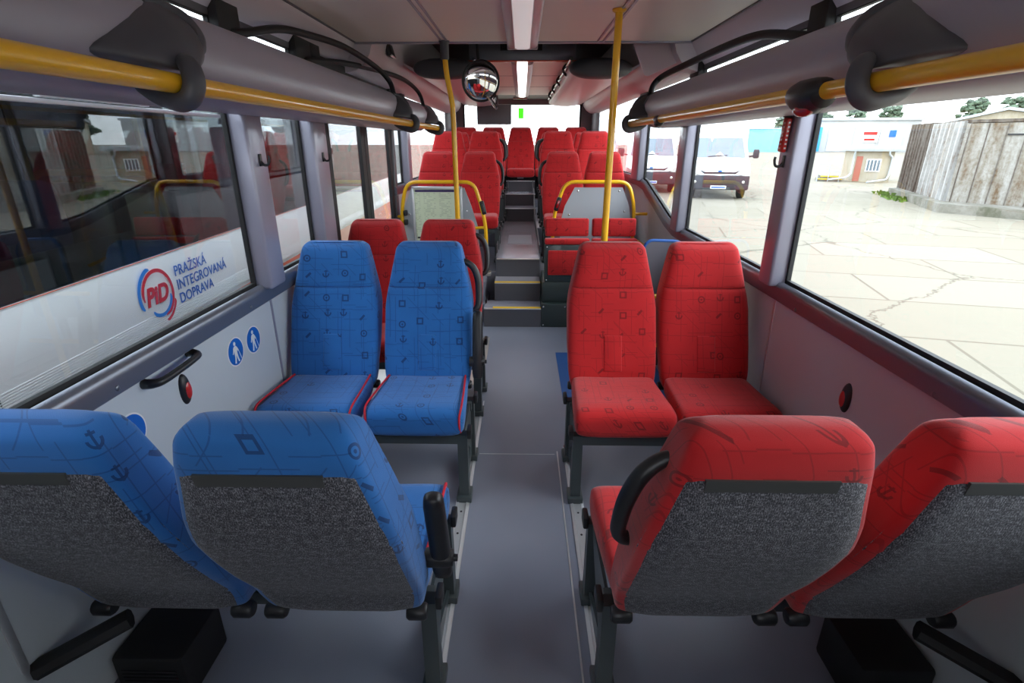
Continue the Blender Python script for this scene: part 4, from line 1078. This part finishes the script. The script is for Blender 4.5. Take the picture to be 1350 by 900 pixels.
# steel and timber store on its concrete plinth
t = thing('timber_store', 'weathered white and brown board store on a concrete plinth, right', 'shed', (0, 0, GZ))
A, Bc, Cc, D = Vector((14.80, 21.7)), Vector((13.83, 19.2)), Vector((12.72, 16.4)), Vector((15.6, 12.0))
def wallrun(p, q, z0, z1, mat, name, corr=None, step=.22, amp=.04):
    b = new(); d = (q - p); L = d.length; d.normalize(); nrm = Vector((d.y, -d.x)); 
    if nrm.dot(-p) < 0: nrm = -nrm
    pts = []
    if corr:
        n = int(L / step)
        for k in range(n + 1):
            for f, a in ((0, 0), (.25, 0), (.35, amp), (.65, amp), (.75, 0)):
                s = min(L, (k + f) * step); pts.append(p + d * s + nrm * a)
    else: pts = [p, q]
    bk = [pp - nrm * .12 for pp in reversed((p, q))]
    allp = pts + [bk[0], bk[1]]
    extrude(b, [(v.x, v.y) for v in allp], 'z', z0, z1); return obj(name, b, mat, t)
wallrun(A, Bc, .24, 2.52, 'oldwooddark', 'brown_sheet_wall', True, .34, .05)
wallrun(Bc, Cc, .24, 2.47, 'oldsteel', 'white_sheet_wall', True, .42, .08)
wallrun(Cc, D, .22, 2.40, 'oldwood', 'board_wall')
d = (D - Cc).normalized(); nr = Vector((d.y, -d.x))
if nr.dot(-Cc) < 0: nr = -nr
for k in range(10):
    p = Cc + d * (.42 * k + .1); b = new(); q = p + nr * .012
    bx(b, (q.x, q.y, 1.31), (.02, .02, 2.16), 0, 1, Matrix.Rotation(math.atan2(d.y, d.x), 3, 'Z')); obj('board_joint', b, 'oldwooddark', t)
p = Cc + d * 1.15 + nr * .02
b = new(); bx(b, (p.x, p.y, 2.1), (.34, .03, .04), 0, 1, Matrix.Rotation(math.atan2(d.y, d.x), 3, 'Z')); obj('hinge_bar', b, 'black', t)
b = new(); pl = [Vector((14.28, 21.4)), Vector((13.2, 18.6)), Vector((12.02, 15.75)), Vector((15.1, 11.2)), Vector((17.5, 14)), Vector((16.5, 21.7))]
extrude(b, [(v.x, v.y) for v in pl], 'z', 0, .25); obj('plinth', b, 'concrete', t)
b = new(); extrude(b, [(v.x, v.y) for v in (A, Bc, Cc, D, D + Vector((2, 4)), A + Vector((2, 1)))], 'z', 2.42, 2.50); obj('roof', b, 'oldwooddark', t)
b = new()
for k in range(90):
    f = random.random(); p = Vector((13.0, 18.6)) * (1 - f) + Vector((14.15, 21.6)) * f + Vector((random.uniform(-.25, .25), random.uniform(-.2, .2)))
    h = random.uniform(.05, .16); a = random.uniform(0, 6.3)
    loft(b, [[(p.x + .05 * math.cos(a), p.y + .05 * math.sin(a), GZ), (p.x - .05 * math.cos(a), p.y - .05 * math.sin(a), GZ), (p.x, p.y + .03, GZ)], [(p.x + .1 * math.cos(a), p.y + .1, GZ + h), (p.x + .09 * math.cos(a), p.y + .1, GZ + h), (p.x + .1, p.y + .1, GZ + h)]])
tag(obj('weeds', b, 'grass'), 'green weeds along the concrete plinth', 'weeds', None, 'stuff')

# gatehouse kiosk
t = thing('kiosk', 'low cream kiosk with flat roof and barred window', 'building', (16.95, 28.4, GZ), rad(-20))
b = new(); box(b, 0, 1.62, 0, 3.0, 0, 1.48); obj('kiosk_wall', b, 'render', t)
b = new(); box(b, -.25, 1.95, -.25, 3.2, 1.48, 1.72, .02); obj('flat_roof', b, 'sheetroof', t)
b = new(); box(b, .02, .30, -.03, .0, .05, 1.25); obj('brick_door', b, 'brick', t)
b = new(); box(b, .48, 1.12, -.04, .0, .52, 1.12); w_ = obj('window_frame', b, 'white', t)
b = new(); box(b, .53, 1.07, -.05, -.03, .57, 1.07); obj('pane', b, 'vanglass', w_)
for k in range(3):
    b = new(); box(b, .62 + .15 * k, .66 + .15 * k, -.075, -.05, .54, 1.10); obj('bar', b, 'white', w_)
b = new(); tube(b, fillet([(1.35, -.22, 1.55), (1.35, -.2, 1.35), (1.55, -.06, 1.2), (1.55, -.06, .35), (1.45, -.15, .16), (.5, -.9, .06)], .08, 4), .045, 8); obj('drain_pipe', b, 'pipe', t, 60)
b = new(); tube(b, fillet([(-.12, -.2, 1.55), (-.12, -.1, 1.2), (-.10, -.05, .4), (-.3, -.15, .22), (-1.1, -.4, .12)], .08, 4), .045, 8); obj('drain_pipe', b, 'pipe', t, 60)
t = thing('kiosk_steps', 'yellow-edged steps with railing left of the cream kiosk', 'steps', (16.2, 29.2, GZ), rad(-20))
for k in range(2):
    b = new(); bx(b, (0, 0, .08 + .13 * k), (1.1 - .2 * k, .9, .13)); s_ = obj('step', b, 'concrete', t)
    b = new(); bx(b, (0, -.46, .12 + .13 * k), (1.1 - .2 * k, .04, .05)); obj('yellow_edge', b, 'yellowstrip', s_)
b = new()
for x in (-.6, -.1, .4): tube(b, [(x, -.5, 0), (x, -.5, .85)], .022, 6)
tube(b, [(-.6, -.5, .85), (.4, -.5, .85)], .022, 6); tube(b, [(-.6, -.5, .5), (.4, -.5, .5)], .02, 6)
obj('railing', b, 'pipe', t)

# white hall with roller doors, far behind
t = thing('white_hall', 'long white hall with roller doors far across the yard', 'building', (62.9, 120, GZ), rad(-8))
b = new(); box(b, 0, 19, 0, 14, 0, 6.2); obj('hall_wall', b, 'hallwhite', t)
b = new(); box(b, -.3, 19.3, -.4, 14, 6.2, 6.7); obj('parapet', b, 'sheetroof', t)
for k in range(3):
    b = new(); box(b, 1.7 + 5.0 * k, 6.0 + 5.0 * k, -.12, .0, .2, 4.9); obj('roller_door', b, 'hallgrey', t)
b = new(); box(b, 8.2, 11.4, -.3, -.13, 1.9, 4.2); q = obj('billboard', b, 'white', t)
b = new(); box(b, 8.4, 11.0, -.36, -.29, 3.4, 4.0); obj('red_field', b, 'redplastic', q)
b = new(); box(b, 8.7, 10.7, -.36, -.29, 2.3, 2.7); obj('red_field', b, 'redplastic', q)
b = new(); box(b, 13.4, 14.6, -.3, -.13, 3.0, 4.3); obj('blue_sign', b, 'signblue', t)
t = thing('gable_hall', 'pale gabled hall behind the board store, far right', 'building', (66, 88, GZ), rad(-38))
b = new(); extrude(b, [(0, 0), (14, 0), (14, 4.9), (6, 6.3), (0, 4.9)], 'y', 0, 20); obj('hall_wall', b, 'render', t)
b = new(); extrude(b, [(-.5, 4.8), (6, 6.35), (14.5, 4.85), (14.5, 5.2), (6, 6.75), (-.5, 5.15)], 'y', -.6, 20.6); obj('hall_roof', b, 'sheetroof', t)
t = thing('blue_container', 'blue container beside the white hall, far across the yard', 'container', (57.6, 119, GZ), rad(-8))
b = new(); box(b, 0, 4.9, 0, 2.6, .15, 4.9, .03); obj('container_wall', b, 'bluebox', t)
b = new()
for k in range(12): box(b, .2 + .37 * k, .36 + .37 * k, -.05, .0, .4, 4.6)
obj('ribs', b, 'bluebox', t)
t = thing('pale_blue_hall', 'pale blue flat hall behind the white vans', 'building', (46.4, 122, GZ), rad(-6))
b = new(); box(b, 0, 9.0, 0, 10, 0, 4.6); obj('hall_wall', b, 'cyanbox', t)
b = new(); box(b, -.2, 9.2, -.2, 10, 4.6, 4.8); obj('roof_edge', b, 'hallwhite', t)
# trees beyond
def tree(x, y, h, w, label, seed, k0=.35):
    R_ = random.Random(seed)
    t = thing('pine_tree', label, 'tree', (x, y, GZ), 0, 'trees beyond the halls')
    b = new(); tube(b, [(0, 0, 0), (.1, 0, h * .5), (0, .1, h * .9)], [.35, .25, .08], 8); obj('trunk', b, 'bark', t)
    b = new()
    for i in range(110):
        f = R_.random(); z = h * (k0 + (1 - k0) * f); rr = w * (1 - .62 * f) * math.sqrt(R_.random()); a = R_.uniform(0, 2 * PI)
        r = w * R_.uniform(.07, .17)
        g = bmesh.ops.create_icosphere(b, subdivisions=2, radius=r, matrix=Matrix.Translation((rr * math.cos(a), rr * math.sin(a), z)) @ Matrix.Diagonal((1.2, 1.2, .6, 1)))
        for v in g['verts']: v.co += Vector((R_.uniform(-1, 1), R_.uniform(-1, 1), R_.uniform(-1, 1))) * r * .45
    obj('crown', b, 'leaf', t, 20)
for i, (x, y, h, w) in enumerate(((74, 160, 9.6, 4.6), (81, 156, 10.2, 4.4), (88, 152, 10.6, 4.4), (96, 150, 10.4, 4.6))):
    tree(x, y, h, w, 'dark tree behind the white hall, %s of the row' % ('leftmost', 'second from the left', 'third from the left', 'rightmost')[i], i + 3)
tree(87.5, 112, 9.6, 4.0, 'broad tree right of the white hall, above the board store', 21)
tree(95, 109, 8.4, 2.8, 'tree touching the broad one above the board store', 22)
tree(100, 118, 10.6, 4.0, 'single tree near the top right picture corner', 23)

# ------------------------------------------------------------------ light and camera
w = bpy.data.worlds.new('overcast'); S.world = w; w.use_nodes = True
nt = w.node_tree; nt.nodes.clear()
o = nt.nodes.new('ShaderNodeOutputWorld'); bg = nt.nodes.new('ShaderNodeBackground')
tc = nt.nodes.new('ShaderNodeTexCoord'); sp = nt.nodes.new('ShaderNodeSeparateXYZ'); rp = nt.nodes.new('ShaderNodeValToRGB')
nt.links.new(tc.outputs['Generated'], sp.inputs[0]); nt.links.new(sp.outputs['Z'], rp.inputs[0])
e = rp.color_ramp.elements; e[0].position = 0.0; e[0].color = (.93, .96, 1, 1); e[1].position = 1; e[1].color = (.78, .86, 1, 1)
nt.links.new(rp.outputs[0], bg.inputs[0]); bg.inputs[1].default_value = 3.2
nt.links.new(bg.outputs[0], o.inputs[0])
def sun(az, el, e_, ang):
    l = bpy.data.lights.new('sun', 'SUN'); l.energy = e_; l.angle = rad(ang); l.color = (1, .95, .86)
    ob = bpy.data.objects.new('sun', l); COL.objects.link(ob)
    d = Vector((math.cos(rad(el)) * math.cos(rad(az)), math.cos(rad(el)) * math.sin(rad(az)), math.sin(rad(el))))
    ob.rotation_euler = d.to_track_quat('Z', 'Y').to_euler(); ob.location = d * 50
sun(-15, 42, .8, 25)
F = 690.0; VX, VY = 688.0, 188.0
pitch = math.atan((450 - VY) / F); yaw = math.atan((VX - 675) * math.cos(pitch) / F)
cd = bpy.data.cameras.new('camera'); cam = bpy.data.objects.new('camera', cd); COL.objects.link(cam)
cd.sensor_width = 36; cd.lens = F / 1350 * 36; cd.clip_start = .02; cd.clip_end = 2000
cam.location = (0, 0, 1.55); cam.rotation_euler = (PI / 2 - pitch, 0, yaw)
S.camera = cam
S.view_settings.view_transform = 'Standard'; S.view_settings.look = 'None'
S.view_settings.exposure = 0.9; S.view_settings.gamma = 1.0; S.view_settings.use_curve_mapping = False
S.cycles.max_bounces = 10; S.cycles.diffuse_bounces = 6; S.cycles.transparent_max_bounces = 16; S.cycles.glossy_bounces = 4
S.cycles.caustics_reflective = False; S.cycles.caustics_refractive = False; S.cycles.sample_clamp_indirect = 6
